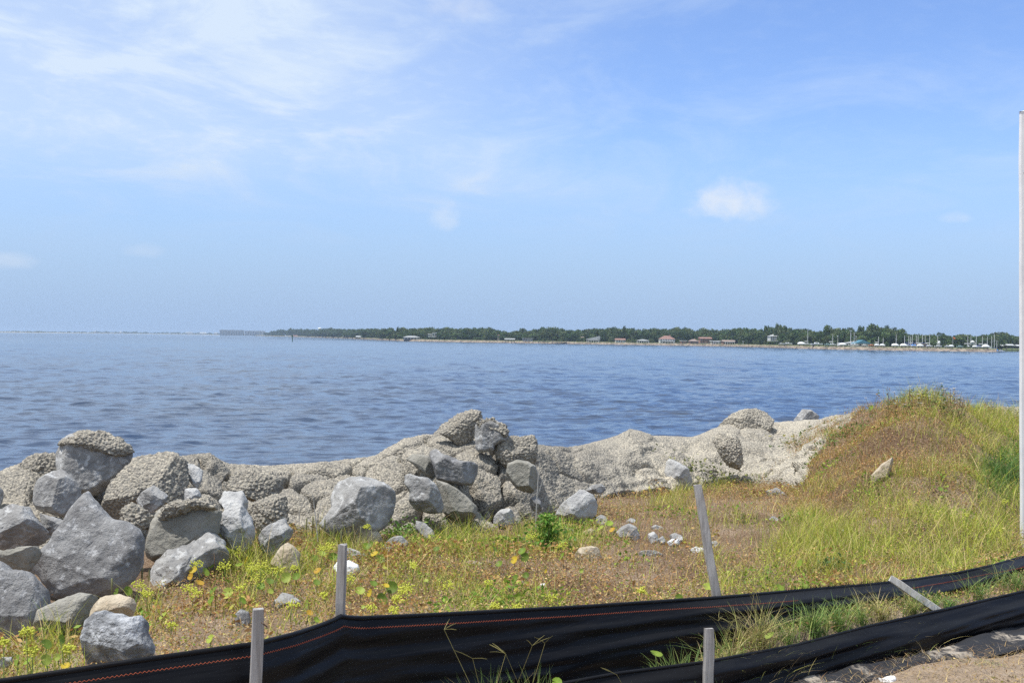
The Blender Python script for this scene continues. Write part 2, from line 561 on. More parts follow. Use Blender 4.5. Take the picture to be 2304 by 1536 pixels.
# ------------------------------------------------------------------ near terrain
# columns: px, base_py, ridge_py, width base->ridge (m), bulge (1 steep crust front, 0 even slope)
COLS = np.array([
    (-900, 1330, 1090, 1.2, 1), (-400, 1300, 1075, 1.2, 1), (0, 1262, 1062, 1.3, 1), (60, 1262, 1046, 1.3, 1), (150, 1250, 1052, 1.3, 1),
    (300, 1230, 1034, 1.3, 1), (340, 1220, 1024, 1.3, 1), (400, 1215, 1026, 1.3, 1), (440, 1208, 1027, 1.4, 1),
    (469, 1205, 1020, 1.4, 1), (520, 1200, 1044, 1.4, 1), (600, 1196, 1048, 1.4, 1), (700, 1195, 1042, 1.4, 1),
    (800, 1195, 1034, 1.4, 1), (850, 1195, 1025, 1.4, 1), (876, 1197, 1012, 1.4, 1), (915, 1199, 989, 1.4, 1),
    (954, 1200, 978, 1.4, 1), (985, 1200, 977, 1.4, 1), (1070, 1198, 979, 1.4, 1), (1142, 1192, 987, 1.4, 1),
    (1175, 1188, 987, 1.4, 1), (1199, 1180, 981, 1.4, 1), (1209, 1178, 1002, 1.4, 1), (1291, 1145, 1006, 1.5, 1),
    (1346, 1130, 993, 1.5, 1), (1394, 1120, 979, 1.5, 1), (1419, 1115, 966, 1.5, 1), (1445, 1112, 970, 1.5, 1),
    (1470, 1108, 979, 1.5, 1), (1561, 1096, 983, 1.5, 1), (1619, 1090, 961, 1.6, 1), (1640, 1088, 954, 1.7, 1),
    (1745, 1090, 949, 2.3, 0.9), (1800, 1105, 944, 2.8, 0.6), (1850, 1165, 940, 4.0, 0.2), (1900, 1210, 937, 4.4, 0.1), (1950, 1250, 934, 4.6, 0),
    (2000, 1262, 922, 4.3, 0), (2080, 1268, 911, 4.1, 0), (2150, 1270, 919, 4.3, 0), (2200, 1268, 926, 4.8, 0),
    (2260, 1262, 930, 5.4, 0), (2304, 1260, 931, 5.6, 0), (2800, 1240, 930, 6.0, 0), (4000, 1240, 930, 6.0, 0)], float)
ZG = 1.8


def colvals(px):
    bp = np.interp(px, COLS[:, 0], COLS[:, 1])
    rp = np.interp(px, COLS[:, 0], COLS[:, 2])
    w = np.interp(px, COLS[:, 0], COLS[:, 3])
    bu = np.interp(px, COLS[:, 0], COLS[:, 4])
    db = (CAM[2] - ZG) * FPX / (bp - hor(px))
    dr = db + w
    zr = CAM[2] - (rp - hor(px)) * dr / FPX
    return db, dr, zr, bu


def surf(x, y):
    """height of the near land (crust top or soil)"""
    x, y = np.asarray(x, float), np.asarray(y, float)
    yy = np.maximum(y, 0.5)
    px = CX + FPX * x / yy
    px = np.where(y < 2.0, np.where(x < 0, -900, 2600), px)
    db, dr, zr, bu = colvals(px)
    t = (y - db) / (dr - db)
    tc = np.clip(t, 0, 1)
    g1 = np.sin(tc * math.pi / 2)
    g0 = tc * tc * (3 - 2 * tc) * 0.5 + tc * 0.5
    z = ZG + (zr - ZG) * (g1 * bu + g0 * (1 - bu))
    over = np.maximum(y - dr, 0)
    z = z - np.where(over > 0, 0.16 * over ** 1.55 + 0.06 * over, 0)
    z = z + np.where(t > -0.5, 1, 0) * (1 - bu) * np.clip(tc * 4, 0, 1) * np.clip((1.25 - t) * 3, 0, 1) * 0.075 * (np.sin(x * 5.1 + 1.3 * np.sin(y * 3.3)) + np.sin(y * 4.3 + x * 2.1) + 0.6 * np.sin(x * 11 + y * 7)) * 0.6
    # silt held back between the two fences
    d1 = np.interp(px, [700, 1250, 1616, 1850, 2050, 2304, 2900], [4.2, 5.03, 5.6, 6.05, 6.5, 7.3, 9.0])
    d2 = np.interp(px, [700, 1250, 1585, 1790, 1959, 2119, 2304, 2900], [4.2, 4.75, 5.0, 5.4, 5.75, 6.1, 6.55, 8.2])
    a = np.clip((y - d2 - 0.03) / 0.08, 0, 1) * np.clip((d1 + 0.9 - y) / 0.8, 0, 1) * np.clip((px - 1420) / 300, 0, 1)
    z = z + 0.17 * a
    return np.maximum(z, -1.2)


def hit(px, py, dz=0.0):
    """first point of the near land under a pixel"""
    r = ray(px, py)
    ys = np.arange(2.5, 22, 0.02)
    P = CAM + np.multiply.outer(ys / r[1], r)
    k = np.argmax(P[:, 2] <= surf(P[:, 0], P[:, 1]) + dz)
    return P[k] if P[k, 2] <= surf(P[k, 0], P[k, 1]) + dz else P[-1]


def t_of(x, y):
    px = CX + FPX * x / np.maximum(y, 0.5)
    db, dr, zr, bu = colvals(px)
    return px, (y - db) / (dr - db)


def crust_start(px):
    """front edge of the crust in t for a column"""
    return np.interp(px, [-2000, 1740, 1812, 1830, 1870, 1930, 1960], [0.0, 0.02, 0.05, 0.45, 0.70, 0.94, 1.3])


def build_ground():
    def axis(a, b, lo, hi, step):
        dense = np.arange(a, b, step)
        left = a - np.geomspace(step, a - lo, 22)[::-1]
        right = b + np.geomspace(step, hi - b, 22)
        return np.concatenate([left, dense, right])
    xs = axis(-5.5, 9.0, -90, 90, 0.09)
    ys = axis(3.0, 19.0, -60, 40, 0.09)
    X, Y = np.meshgrid(xs, ys)
    x, y = X.ravel(), Y.ravel()
    z = surf(x, y)
    px, t = t_of(x, y)
    under = (t > crust_start(px) + 0.03) & (px < 1985)
    P = np.stack([x, y, np.zeros_like(x)], 1)
    n = fbm(P * 1.1, 3, 4) * 0.05 + fbm(P * 7, 9, 2) * 0.012
    z = z + n - np.where(under, 0.22, 0.0)
    nx, ny = len(xs), len(ys)
    i = np.arange((ny - 1) * nx).reshape(ny - 1, nx)[:, :-1].ravel()
    F = np.stack([i, i + 1, i + nx + 1, i + nx], 1)
    o = link('ground', mesh_np('ground', np.stack([x, y, z], 1), F, True, None, M['soil']))
    tag(o, kind='structure')


def grid_faces(nr, nc, flip=False):
    i = np.arange((nr - 1) * nc).reshape(nr - 1, nc)[:, :-1].ravel()
    F = np.stack([i, i + 1, i + nc + 1, i + nc], 1)
    return F[:, ::-1] if flip else F


def grid_normals(G):
    du = np.gradient(G, axis=1)
    dv = np.gradient(G, axis=0)
    n = np.cross(du, dv)
    return n / (np.linalg.norm(n, axis=2, keepdims=True) + 1e-9)


def popcorn(P, amp=0.016, cell=0.023, seed=5):
    f1, f2 = worley(P / cell, seed)
    k = np.clip(1 - f1, 0, 1)
    big = fbm(P / 0.13, seed + 9, 3)
    return amp * (k * 1.5 - 0.55) + 0.018 * big


def build_crust():
    nc, nr = 1300, 192
    px = np.linspace(-500, 1985, nc)
    tt = np.concatenate([np.linspace(-0.10, 1.06, nr - 34), 1.06 + np.linspace(0.02, 1, 34) ** 1.6 * 5.0])
    db, dr, zr, bu = colvals(px)
    cs = crust_start(px)
    T = np.where(tt[:, None] < 1.06, cs - 0.08 + (tt[:, None] + 0.10) / 1.16 * (1.06 - cs + 0.08), tt[:, None])
    Y = db + T * (dr - db)
    X = (px - CX) / FPX * Y
    Z = surf(X, Y)
    G = np.stack([X, Y, Z], 2)
    N = grid_normals(G)
    P = G.reshape(-1, 3)
    tf = T.ravel()
    pf = np.broadcast_to(px, T.shape).ravel()
    rug = np.interp(pf, [-500, 1150, 1260, 1400, 2000], [1, 1, 0.7, 0.30, 0.26])      # boulder relief stronger on the left
    top = np.clip((1.04 - tf) / 0.35, 0, 1) ** 0.7                                   # smooth pour along the ridge
    wp = np.stack([fbm(P / 0.25, 51, 3), fbm(P / 0.25, 52, 3), fbm(P / 0.25, 53, 3)], 1) * 0.10
    f1, f2 = worley((P + wp) / 0.42 + 3.3, 21)
    lump = (0.55 - f1) * 0.15 - 0.19 * np.exp(-((f2 - f1) / 0.06) ** 2) * np.clip(0.4 + 2 * fbm(P / 0.5, 57, 2), 0, 1)
    lump = lump + 0.05 * fbm(P / 0.3, 31, 3)
    soft = 0.13 * fbm(P / 0.5, 35, 4) * np.clip((pf - 1180) / 200, 0, 1)
    # ropy flow of the spilled mix down the slope
    rope = 0.010 * np.sin(P[:, 2] * 70 + 5 * fbm(P / 0.35, 41, 3)) * np.clip((pf - 1250) / 200, 0, 1)
    disp = lump * rug * top + soft * top + rope * top + popcorn(P) * (0.55 + 0.45 * top) * np.interp(pf, [1200, 1400], [1.0, 0.62])
    edge = np.clip((tf - (np.broadcast_to(cs, T.shape).ravel() - 0.08)) / 0.10, 0, 1)
    disp = disp * edge - (1 - edge) * 0.16
    Nn = N.reshape(-1, 3)
    Nn = np.where(Nn[:, 2:3] < 0, -Nn, Nn)
    V = P + Nn * disp[:, None]
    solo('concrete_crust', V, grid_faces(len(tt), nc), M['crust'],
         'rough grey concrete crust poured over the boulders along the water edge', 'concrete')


build_ground()
build_crust()

# ------------------------------------------------------------------ water
def build_water():
    """bay surface: polar sheet about the shore; real wavelets where they can be told apart"""
    fine = np.arange(-0.52, 0.5201, 0.0045)
    th = np.concatenate([np.linspace(-math.pi, -0.56, 26), fine, np.linspace(0.56, math.pi, 26)])
    r1 = np.exp(np.arange(math.log(17), math.log(1000), 0.0034))
    rr = np.concatenate([[1, 5, 12], r1, np.geomspace(1010, 9000, 30)])
    TH, RR = np.meshgrid(th, rr)
    X, Y = RR * np.sin(TH), RR * np.cos(TH)
    dr = np.gradient(rr)[:, None]
    lr = np.random.default_rng(12)
    Z, DX, DY = np.zeros_like(X), np.zeros_like(X), np.zeros_like(X)
    win = np.clip((0.525 - np.abs(TH)) / 0.03, 0, 1) * np.clip((1000 - RR) / 200, 0, 1) * (RR > 16)
    gust = 0.95 + 0.35 * fbm(np.stack([X.ravel() / 16, Y.ravel() / 34, 0 * X.ravel()], 1), 3, 2).reshape(X.shape)
    waves = []
    for k in range(84):
        lam = 0.30 * (14.0 / 0.30) ** ((k + lr.uniform(0, 1)) / 84)
        a = R(-100) + lr.normal(0, 0.85)                                # running in towards the shore
        amp = lam * 0.0076 * (1.0 if lam < 0.75 else (0.75 / lam) ** 1.35)
        waves.append((lam, a, amp, lr.uniform(0, 6.28), np.clip((lam / (abs(math.sin(a)) * dr) - 3.0) / 4.0, 0, 1)))
    # farther out the sheet carries only the longer wavelets: keep the same overall choppiness of slope
    full = sum((w[2] / w[0]) ** 2 for w in waves)
    comp = np.clip(np.sqrt(full / np.maximum(sum((w[2] / w[0]) ** 2 * w[4] ** 2 for w in waves), 1e-9)), 1, 12)
    for lam, a, amp, p0, fade in waves:
        kx, ky = math.cos(a) * 2 * math.pi / lam, math.sin(a) * 2 * math.pi / lam
        ph = kx * X + ky * Y + p0
        A = amp * fade * comp
        Z += A * np.cos(ph)
        DX -= A * 0.8 * math.cos(a) * np.sin(ph)
        DY -= A * 0.8 * math.sin(a) * np.sin(ph)
    Z, DX, DY = Z * win * gust, DX * win * gust, DY * win * gust
    V = np.stack([(X + DX).ravel(), (Y + DY).ravel(), Z.ravel()], 1)
    o = link('water', mesh_np('water', V, grid_faces(len(rr), len(th)), True, None, M['water']))
    tag(o, kind='structure')


build_water()


# ------------------------------------------------------------------ rocks
def resample(poly, n):
    p = np.array(poly + [poly[0]], float)
    L = np.concatenate([[0], np.cumsum(np.linalg.norm(np.diff(p, axis=0), axis=1))])
    s = np.linspace(0, L[-1], n, endpoint=False)
    return np.stack([np.interp(s, L, p[:, 0]), np.interp(s, L, p[:, 1])], 1)


def rock_mesh(poly, d, lean, depth, seed, planes=None, chops=7, res=(120, 30), rough=1.0, crust=False, power=2.6):
    """solid boulder: outline ring in a leaning plane, chiselled front bulge towards the viewer, rounded back"""
    lr = np.random.default_rng(seed)
    n, k = res
    ring = resample(poly, n)
    for _ in range(max(1, n // 70)):
        ring = 0.5 * ring + 0.25 * (np.roll(ring, 1, 0) + np.roll(ring, -1, 0))
    zb = at(*ring[np.argmax(ring[:, 1])], d)
    nrm = np.array([0, -1.0, lean])
    nrm /= np.linalg.norm(nrm)
    r = ray(ring[:, 0], ring[:, 1])
    W = CAM + r * (((zb - CAM) @ nrm) / (r @ nrm))[:, None]
    c = W.mean(0)
    size = np.sqrt(np.mean(np.sum((W - c) ** 2, 1)))
    D = depth * size
    s = np.linspace(1, 0, k) ** 0.75
    front = [c + (W - c) * q + nrm * D * (1 - q ** power) ** (1 / 1.6) for q in s[:-1]]
    back = [c + (W - c) * q - nrm * D * 1.1 * (1 - q ** 2) ** 0.5 for q in s[1:-1:2]]
    rows = back[::-1] + front
    V = np.concatenate(rows + [[c + nrm * D], [c - nrm * D * 1.1]])
    nr = len(rows)
    F = []
    for a in range(nr - 1):
        for b in range(n):
            F.append((a * n + b, a * n + (b + 1) % n, (a + 1) * n + (b + 1) % n, (a + 1) * n + b))
    it, ib = nr * n, nr * n + 1
    for b in range(n):
        F.append(((nr - 1) * n + b, (nr - 1) * n + (b + 1) % n, it))
        F.append(((b + 1) % n, b, ib))
    q = V - c
    # chiselled faces
    cuts = []
    if planes:
        cuts += [(np.array(p[:3], float), p[3]) for p in planes]
    else:
        for _ in range(chops):
            cuts.append((np.array([lr.normal(0, 0.75), -1 + lr.normal(0, 0.25), lr.normal(0.1, 0.7)]), lr.uniform(0.62, 0.88)))
    for m, frac in cuts:
        m = m / np.linalg.norm(m)
        h = q @ m
        lim = frac * h.max()
        ex = np.maximum(h - lim, 0)
        q = q - np.outer(ex * 0.93, m)
    V = q + c
    rad = q / (np.linalg.norm(q, axis=1, keepdims=True) + 1e-9)
    a = size * 0.055 * rough
    nz = fbm(V / (size * 0.55), seed, 4) * a + fbm(V / (size * 0.16), seed + 50, 3) * a * 0.35
    rid = 1 - np.abs(fbm(V / (size * 0.42), seed + 70, 3))
    nz = nz + (rid ** 3 - 0.5) * a * 0.55
    st = (V @ np.array([lr.normal(0, .5), lr.normal(0, .5), 1.0])) / (size * 0.23) + 1.2 * fbm(V / (size * 0.6), seed + 80, 3)
    nz = nz + (np.abs((st % 1.0) - 0.5) ** 0.5 - 0.5) * a * 0.35 * np.clip(fbm(V / (size * 0.8), seed + 90, 2) * 3, 0, 1)
    nz = nz + fbm(V / (size * 0.05), seed + 95, 2) * a * 0.12
    w1, w2 = worley(V / (size * 0.5), seed + 3)
    nz = nz - a * 0.22 * np.exp(-((w2 - w1) / 0.05) ** 2)
    if crust:
        nz = nz * 0.6 + popcorn(V, 0.016, 0.023, seed)
    V = V + rad * nz[:, None]
    return V, F


ROCK_BASE = {}


def add_rock(label, poly, mat, d=None, lean=0.35, depth=0.75, seed=None, planes=None, crust=False, name='boulder', group=None,
             cap=None, rough=1.0, res=None, sink=0.0, chops=7, power=5.0, by=None, bury=None):
    seed = seed if seed is not None else (abs(hash(label)) % 1000 if False else sum(map(ord, label)) % 997)
    cxp = sum(p[0] for p in poly) / len(poly)
    byp = max(p[1] for p in poly)
    if d is None:
        d = hit(cxp, byp if by is None else by)[1] + 0.05
        bury = 0.16 if bury is None else bury
    if crust:
        depth *= 0.72
        bury = 0.3 if bury is None else bury
    if bury:                                     # the foot of the stone goes on below the soil
        top = min(p[1] for p in poly)
        H = byp - top
        poly = [(x, y + bury * H * max(0.0, ((y - top) / H - 0.55) / 0.45)) for x, y in poly]
    area = max(p[0] for p in poly) - min(p[0] for p in poly)
    if res is None:
        res = (130, 38) if area > 70 else ((84, 24) if area > 35 else (44, 13))
        if crust: res = (172, 42)
    V, F = rock_mesh(poly, d, lean, depth, seed, planes, chops, res, rough, crust, power)
    zmin = V[:, 2].min()
    if cap is None:
        o = solo(name, V, F, M[mat], label, 'rock', group)
        return o
    t = thing(name, label, 'rock', (V[:, 0].mean(), V[:, 1].mean(), zmin), group)
    part('stone', V, F, M[mat], t, True)
    jr = np.random.default_rng(seed + 31)
    cap = [(a + jr.normal(0, 2.2), b + jr.normal(0, 2.2)) for a, b in resample(cap, 46)]
    Vc, Fc = rock_mesh(cap, d - 0.03, lean, depth * 0.9, seed + 7, None, 3, (180, 40), 0.6, True, 3.0)
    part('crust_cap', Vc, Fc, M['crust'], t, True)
    return t


def rocks():
    A = add_rock
    # ---- left group
    A('large grey boulder capped with crust standing highest on the left', rg(1, [(470, 480), (490, 380), (540, 270), (640, 215), (740, 195), (900, 220), (1080, 292), (1150, 350), (1130, 440), (1070, 530), (990, 620), (880, 720), (820, 745), (700, 740), (560, 640)]),
      'grey', d=8.9, lean=0.15, depth=0.8, planes=[(0, -1, 0.1, 0.72), (0.75, -0.8, 0, 0.75), (-0.8, -0.7, 0.2, 0.8)],
      cap=rg(1, [(500, 335), (540, 265), (640, 203), (740, 184), (900, 208), (1080, 283), (1162, 350), (1140, 385), (1060, 405), (980, 410), (880, 388), (780, 355), (690, 318), (620, 340), (590, 300)]))
    A('crusted low lump behind the grey boulders at the far left', rg(1, [(150, 520), (190, 450), (280, 400), (400, 382), (520, 400), (520, 560), (400, 640), (200, 640)]), 'crust', d=9.1, crust=True, name='crusted_boulder')
    A('angular grey rock leaning below the tall crust-capped boulder', rg(1, [(270, 690), (330, 620), (430, 560), (530, 508), (595, 560), (655, 620), (692, 690), (700, 760), (640, 860), (560, 940), (430, 905), (320, 870), (285, 800)]),
      'grey', d=8.45, lean=0.3, planes=[(-0.25, -1, 0.35, 0.72), (0.7, -0.75, 0.15, 0.62), (0, -0.5, 1, 0.80), (-0.9, -0.5, 0.2, 0.8)])
    A('pale rounded grey rock touching the left edge of the view', rg(1, [(-120, 900), (0, 880), (60, 858), (160, 825), (260, 850), (310, 930), (360, 1000), (410, 1040), (430, 1090), (380, 1150), (250, 1210), (120, 1235), (0, 1220), (-110, 1180)]),
      'grey', d=7.7, lean=0.5, rough=1.2)
    A('small grey rock wedged between the leaning rock and pointed boulder', rg(1, [(320, 895), (420, 920), (550, 955), (530, 1040), (460, 1120), (400, 1060), (350, 990)]), 'grey', d=7.95)
    A('sharp grey stub of rock cut off by the left edge', rg(1, [(-100, 640), (-20, 650), (30, 700), (20, 800), (-10, 850), (-90, 840)]), 'grey', d=8.6)
    A('big pointed triangular dark grey boulder in the left foreground', rg(1, [(765, 700), (800, 745), (850, 812), (920, 900), (1000, 968), (1070, 968), (1135, 976), (1220, 1040), (1260, 1110), (1255, 1210), (1235, 1350), (1180, 1480), (1040, 1570), (800, 1640), (560, 1650), (440, 1620), (390, 1520), (275, 1420), (250, 1350), (370, 1230), (440, 1150), (520, 1020), (600, 900), (700, 765)]),
      'dark', d=6.95, lean=0.45, depth=0.36, power=11, planes=[(-0.15, -1, 0.12, 0.80), (0.55, -1, 0.05, 0.86), (-0.7, -1, -0.25, 0.86), (0.1, -1, -0.5, 0.86)], rough=0.9)
    A('brown-grey pitted slab with a small hole and crusted rim', rg(1, [(1290, 985), (1345, 930), (1400, 865), (1500, 820), (1640, 797), (1760, 803), (1860, 850), (1925, 890), (1905, 980), (1900, 1060), (1830, 1115), (1700, 1195), (1600, 1245), (1420, 1310), (1320, 1320), (1250, 1260), (1245, 1180), (1265, 1090)]),
      'olive', d=7.75, lean=0.5, depth=0.55, planes=[(0.0, -1, 0.25, 0.78), (0.8, -0.8, 0, 0.85)],
      cap=rg(1, [(1345, 915), (1400, 850), (1500, 810), (1640, 788), (1760, 798), (1860, 840), (1880, 870), (1760, 850), (1650, 865), (1560, 900), (1450, 940), (1380, 945)]))
    A('knobbly white-grey rock right of the pitted slab', rg(1, [(1890, 805), (1940, 700), (2000, 722), (2100, 702), (2145, 790), (2112, 840), (2165, 930), (2200, 1030), (2190, 1160), (2100, 1240), (1980, 1230), (1880, 1110), (1905, 960), (1955, 880)]),
      'pale', d=8.0, lean=0.45, rough=1.5)
    A('low dark slab with white tip at the foot of pitted slab', rg(6, [(1120, 420), (1150, 275), (1300, 195), (1500, 155), (1620, 80), (1700, 22), (1790, 60), (1830, 170), (1700, 240), (1500, 330), (1300, 440)]), 'grey', d=7.3, lean=1.5, depth=0.5, rough=1.9, bury=0.4)
    A('flat grey stone face showing through crust near the ridge', rg(1, [(1560, 470), (1680, 478), (1755, 530), (1745, 620), (1700, 695), (1610, 600)]), 'pale', d=8.75, lean=0.6, depth=0.5, name='embedded_rock')
    A('whitish stone patch in crust below the flat stone face', rg(1, [(1595, 690), (1700, 680), (1755, 745), (1690, 790), (1590, 790)]), 'pale', d=8.4, lean=0.5, depth=0.5, name='embedded_rock')
    A('wedge of grey stone under the crusted hump left of centre', rg(1, [(1140, 780), (1200, 740), (1330, 655), (1455, 740), (1405, 835), (1310, 900), (1230, 880)]), 'grey', d=8.2, lean=0.4, depth=0.6, name='embedded_rock')
    A('crusted hump between tall left boulder and the ridge dip', rg(1, [(880, 760), (960, 640), (1080, 520), (1160, 430), (1290, 395), (1400, 372), (1520, 390), (1620, 470), (1630, 600), (1620, 720), (1540, 790), (1420, 760), (1260, 740), (1130, 800), (1020, 900), (900, 850)]), 'crust', d=8.45, lean=0.6, depth=0.55, crust=True, name='crusted_boulder')
    A('small crusted stone tucked behind the pointed triangular boulder', rg(1, [(1010, 930), (1070, 850), (1150, 810), (1220, 850), (1330, 920), (1330, 970), (1200, 1000), (1080, 990)]), 'crust', d=7.75, lean=0.5, crust=True, name='crusted_boulder')
    A('dark grey rock with pale mottling at the lower left corner', rg(6, [(-160, 240), (0, 215), (60, 250), (110, 300), (240, 310), (330, 390), (390, 460), (398, 550), (370, 650), (280, 770), (130, 860), (0, 850), (-150, 800)]),
      'dark', d=6.1, lean=0.4, depth=0.7, planes=[(0.25, -1, 0.55, 0.72), (0.2, -1, -0.3, 0.82), (-0.6, -0.8, 0.4, 0.8), (0.9, -0.6, 0.3, 0.86)])
    A('crusty flat stone jammed above the lower left rock', rg(6, [(-60, 130), (40, 150), (200, 108), (310, 112), (335, 150), (290, 230), (215, 300), (120, 290), (0, 220)]), 'olive', d=6.75, lean=0.5, rough=1.5)
    A('flat grey stone with gravelly top beside the tan rock', rg(6, [(265, 740), (300, 625), (400, 572), (560, 512), (650, 472), (760, 492), (805, 520), (720, 600), (700, 700), (650, 850), (480, 880), (330, 840)]), 'olive', d=5.95, lean=0.7, depth=0.5, rough=1.2)
    A('pinkish tan rock behind the pitted white-grey boulder', rg(6, [(690, 585), (740, 540), (860, 500), (960, 485), (1070, 520), (1088, 565), (1060, 660), (950, 700), (780, 700), (700, 670)]), 'tan', d=5.9, lean=0.5, depth=0.7)
    A('pitted white-grey boulder just behind the black fence top', rg(6, [(655, 790), (690, 690), (760, 642), (860, 620), (930, 642), (1040, 672), (1140, 668), (1185, 710), (1192, 800), (1228, 880), (1225, 1000), (1100, 1080), (800, 1130), (630, 1130), (600, 1050), (640, 900)]), 'weathered', d=5.35, lean=0.5, depth=0.7, rough=1.5)
    A('half buried grey stone behind the fence near the front stake', rg(6, [(1865, 650), (1920, 598), (1985, 622), (2000, 700), (1960, 760), (1890, 740)]), 'dark', name='stone')
    A('low pale-edged stone among the yellow-green umbels', rg(7, [(195, 535), (260, 468), (330, 480), (385, 525), (380, 570), (220, 580)]), 'grey', name='stone')
    A('small pale stone in the bottom left corner by the fence', rg(6, [(-40, 1000), (20, 985), (95, 980), (100, 1040), (40, 1075), (-40, 1070)]), 'pale', name='stone', d=5.35)
    # ---- middle
    A('big bright faceted boulder in the middle of the crust', rg(2, [(1340, 520), (1390, 470), (1490, 437), (1600, 430), (1700, 442), (1800, 490), (1880, 560), (1888, 640), (1860, 760), (1800, 860), (1700, 930), (1500, 975), (1300, 950), (1205, 850), (1260, 780), (1330, 710), (1320, 620)]),
      'grey', d=8.9, lean=0.3, depth=0.85, planes=[(-0.75, -0.75, 0.55, 0.60), (0.62, -0.9, 0.12, 0.62), (0.0, -0.9, -0.55, 0.70), (0.2, -0.3, 1, 0.85), (-0.3, -1, -0.1, 0.8)], rough=0.8)
    A('fissured grey rock above the tan conglomerate stone', rg(2, [(695, 950), (760, 880), (860, 820), (930, 782), (955, 850), (995, 900), (965, 965), (890, 1020), (860, 1070), (770, 1140), (690, 1120), (675, 1010)]), 'grey', d=8.0, lean=0.5, rough=1.5)
    A('crusted block left of the bright faceted boulder', rg(2, [(605, 700), (700, 645), (850, 578), (945, 615), (960, 780), (870, 830), (740, 860), (680, 865), (640, 780)]), 'crust', d=8.65, lean=0.5, crust=True, name='crusted_boulder')
    A('crusted overhang bulge above the knobbly white-grey rock', rg(2, [(425, 480), (500, 400), (640, 370), (800, 380), (900, 440), (905, 510), (850, 570), (740, 600), (680, 590), (560, 560), (440, 560)]), 'crust', d=9.0, lean=0.6, depth=0.6, crust=True, name='crusted_boulder')
    A('tan conglomerate stone among weeds left of the second stake', rg(2, [(795, 1190), (850, 1090), (900, 1030), (950, 1000), (1000, 1020), (1055, 1080), (1055, 1170), (1040, 1260), (940, 1285), (820, 1250)]), 'tan', lean=0.3, rough=1.4)
    A('tan rounded stone in front of the bright faceted boulder', rg(2, [(1490, 1000), (1560, 920), (1640, 880), (1700, 885), (1752, 920), (1775, 985), (1710, 1040), (1540, 1040)]), 'tan', rough=1.2)
    A('grey half buried stone right of tan rounded stone', rg(2, [(1760, 1030), (1800, 990), (1870, 950), (1940, 940), (1995, 1000), (1975, 1060), (1900, 1090), (1790, 1080)]), 'grey', name='stone')
    A('pale slanted stone behind the top of the second stake', rg(2, [(1440, 1080), (1470, 1042), (1560, 1070), (1640, 1108), (1620, 1155), (1500, 1180)]), 'pale', name='stone')
    A('white stone behind the shaft of the second stake', rg(2, [(1315, 1240), (1380, 1160), (1480, 1150), (1560, 1190), (1575, 1235), (1540, 1290), (1440, 1320), (1330, 1310)]), 'white', name='stone')
    # ---- centre peak
    A('olive-grey wedge rock left of the sharp cantilevered stone', rg(3, [(240, 585), (290, 545), (380, 550), (450, 570), (492, 640), (500, 745), (440, 745), (370, 695), (300, 625)]), 'olive', d=9.9, lean=0.35, planes=[(-0.5, -0.8, 0.5, 0.7), (0.7, -0.8, 0, 0.72)])
    A('dark cantilevered stone with a white chipped horn', rg(3, [(445, 510), (500, 490), (560, 540), (620, 560), (700, 600), (830, 610), (872, 640), (862, 700), (820, 775), (760, 785), (640, 765), (510, 742), (480, 655), (450, 575)]), 'dark', d=9.75, lean=0.2, depth=0.8, bury=0.12, planes=[(-0.2, -1, -0.15, 0.75), (-0.6, -0.6, 0.8, 0.72), (0.7, -0.8, 0.1, 0.8)])
    A('grey blocky rock beside the bright faceted boulder', rg(3, [(215, 722), (270, 705), (360, 740), (440, 745), (500, 800), (542, 880), (572, 1000), (560, 1050), (450, 1058), (320, 1025), (268, 950), (278, 880), (230, 795)]), 'grey', d=9.3, lean=0.25, planes=[(-0.3, -1, 0.25, 0.75), (0.85, -0.7, 0, 0.70), (-0.1, -0.8, -0.7, 0.75), (-0.9, -0.5, 0.3, 0.8)])
    A('brownish rock sloping over the dark cavity', rg(3, [(500, 765), (600, 790), (700, 850), (800, 930), (862, 1000), (857, 1075), (790, 1125), (680, 1115), (570, 1055), (545, 900)]), 'olive', d=9.55, lean=0.25, planes=[(0.1, -1, 0.3, 0.75), (-0.6, -0.8, 0, 0.75), (0, -0.8, -0.8, 0.78)])
    A('grey stone lying left of the dark cavity', rg(3, [(330, 1115), (400, 1130), (480, 1200), (505, 1290), (440, 1310), (380, 1280), (325, 1190)]), 'grey', d=9.15)
    A('crusted boulder with flat cut top at the summit', rg(3, [(455, 355), (560, 270), (680, 200), (820, 158), (900, 182), (905, 235), (860, 265), (838, 370), (760, 455), (650, 405), (560, 365)]), 'crust', d=10.55, lean=0.25, depth=0.6, crust=True, name='crusted_boulder', bury=0.12, planes=[(-0.55, -0.7, 0.75, 0.55), (0.35, -1, -0.25, 0.6), (0.9, -0.3, 0, 0.9)])
    A('grey boulder with crusted crown right of the summit boulder', rg(3, [(838, 300), (895, 240), (1010, 242), (1100, 292), (1130, 350), (1125, 420), (1010, 470), (1000, 515), (880, 530), (840, 490)]), 'grey', d=10.3, lean=0.2, planes=[(0, -1, 0.05, 0.75), (-0.8, -0.7, 0.1, 0.8), (0.8, -0.7, 0.2, 0.8)],
      cap=rg(3, [(860, 285), (895, 238), (1010, 240), (1100, 290), (1135, 350), (1120, 390), (1050, 350), (960, 320), (900, 330)]))
    A('crusted mass right of the crowned boulder', rg(3, [(975, 420), (1040, 385), (1120, 375), (1240, 400), (1330, 380), (1375, 410), (1385, 520), (1350, 620), (1240, 600), (1130, 610), (1040, 560), (985, 500)]), 'crust', d=10.3, lean=0.3, crust=True, name='crusted_boulder')
    A('brown-grey stone with overhanging chin in the crust', rg(3, [(1105, 700), (1120, 620), (1200, 590), (1300, 605), (1365, 640), (1385, 740), (1385, 820), (1335, 885), (1270, 872), (1200, 845), (1130, 755)]), 'olive', d=9.8, lean=0.15, planes=[(-0.15, -1, 0.15, 0.72), (0.85, -0.7, 0, 0.72), (0, -0.7, -0.9, 0.8)])
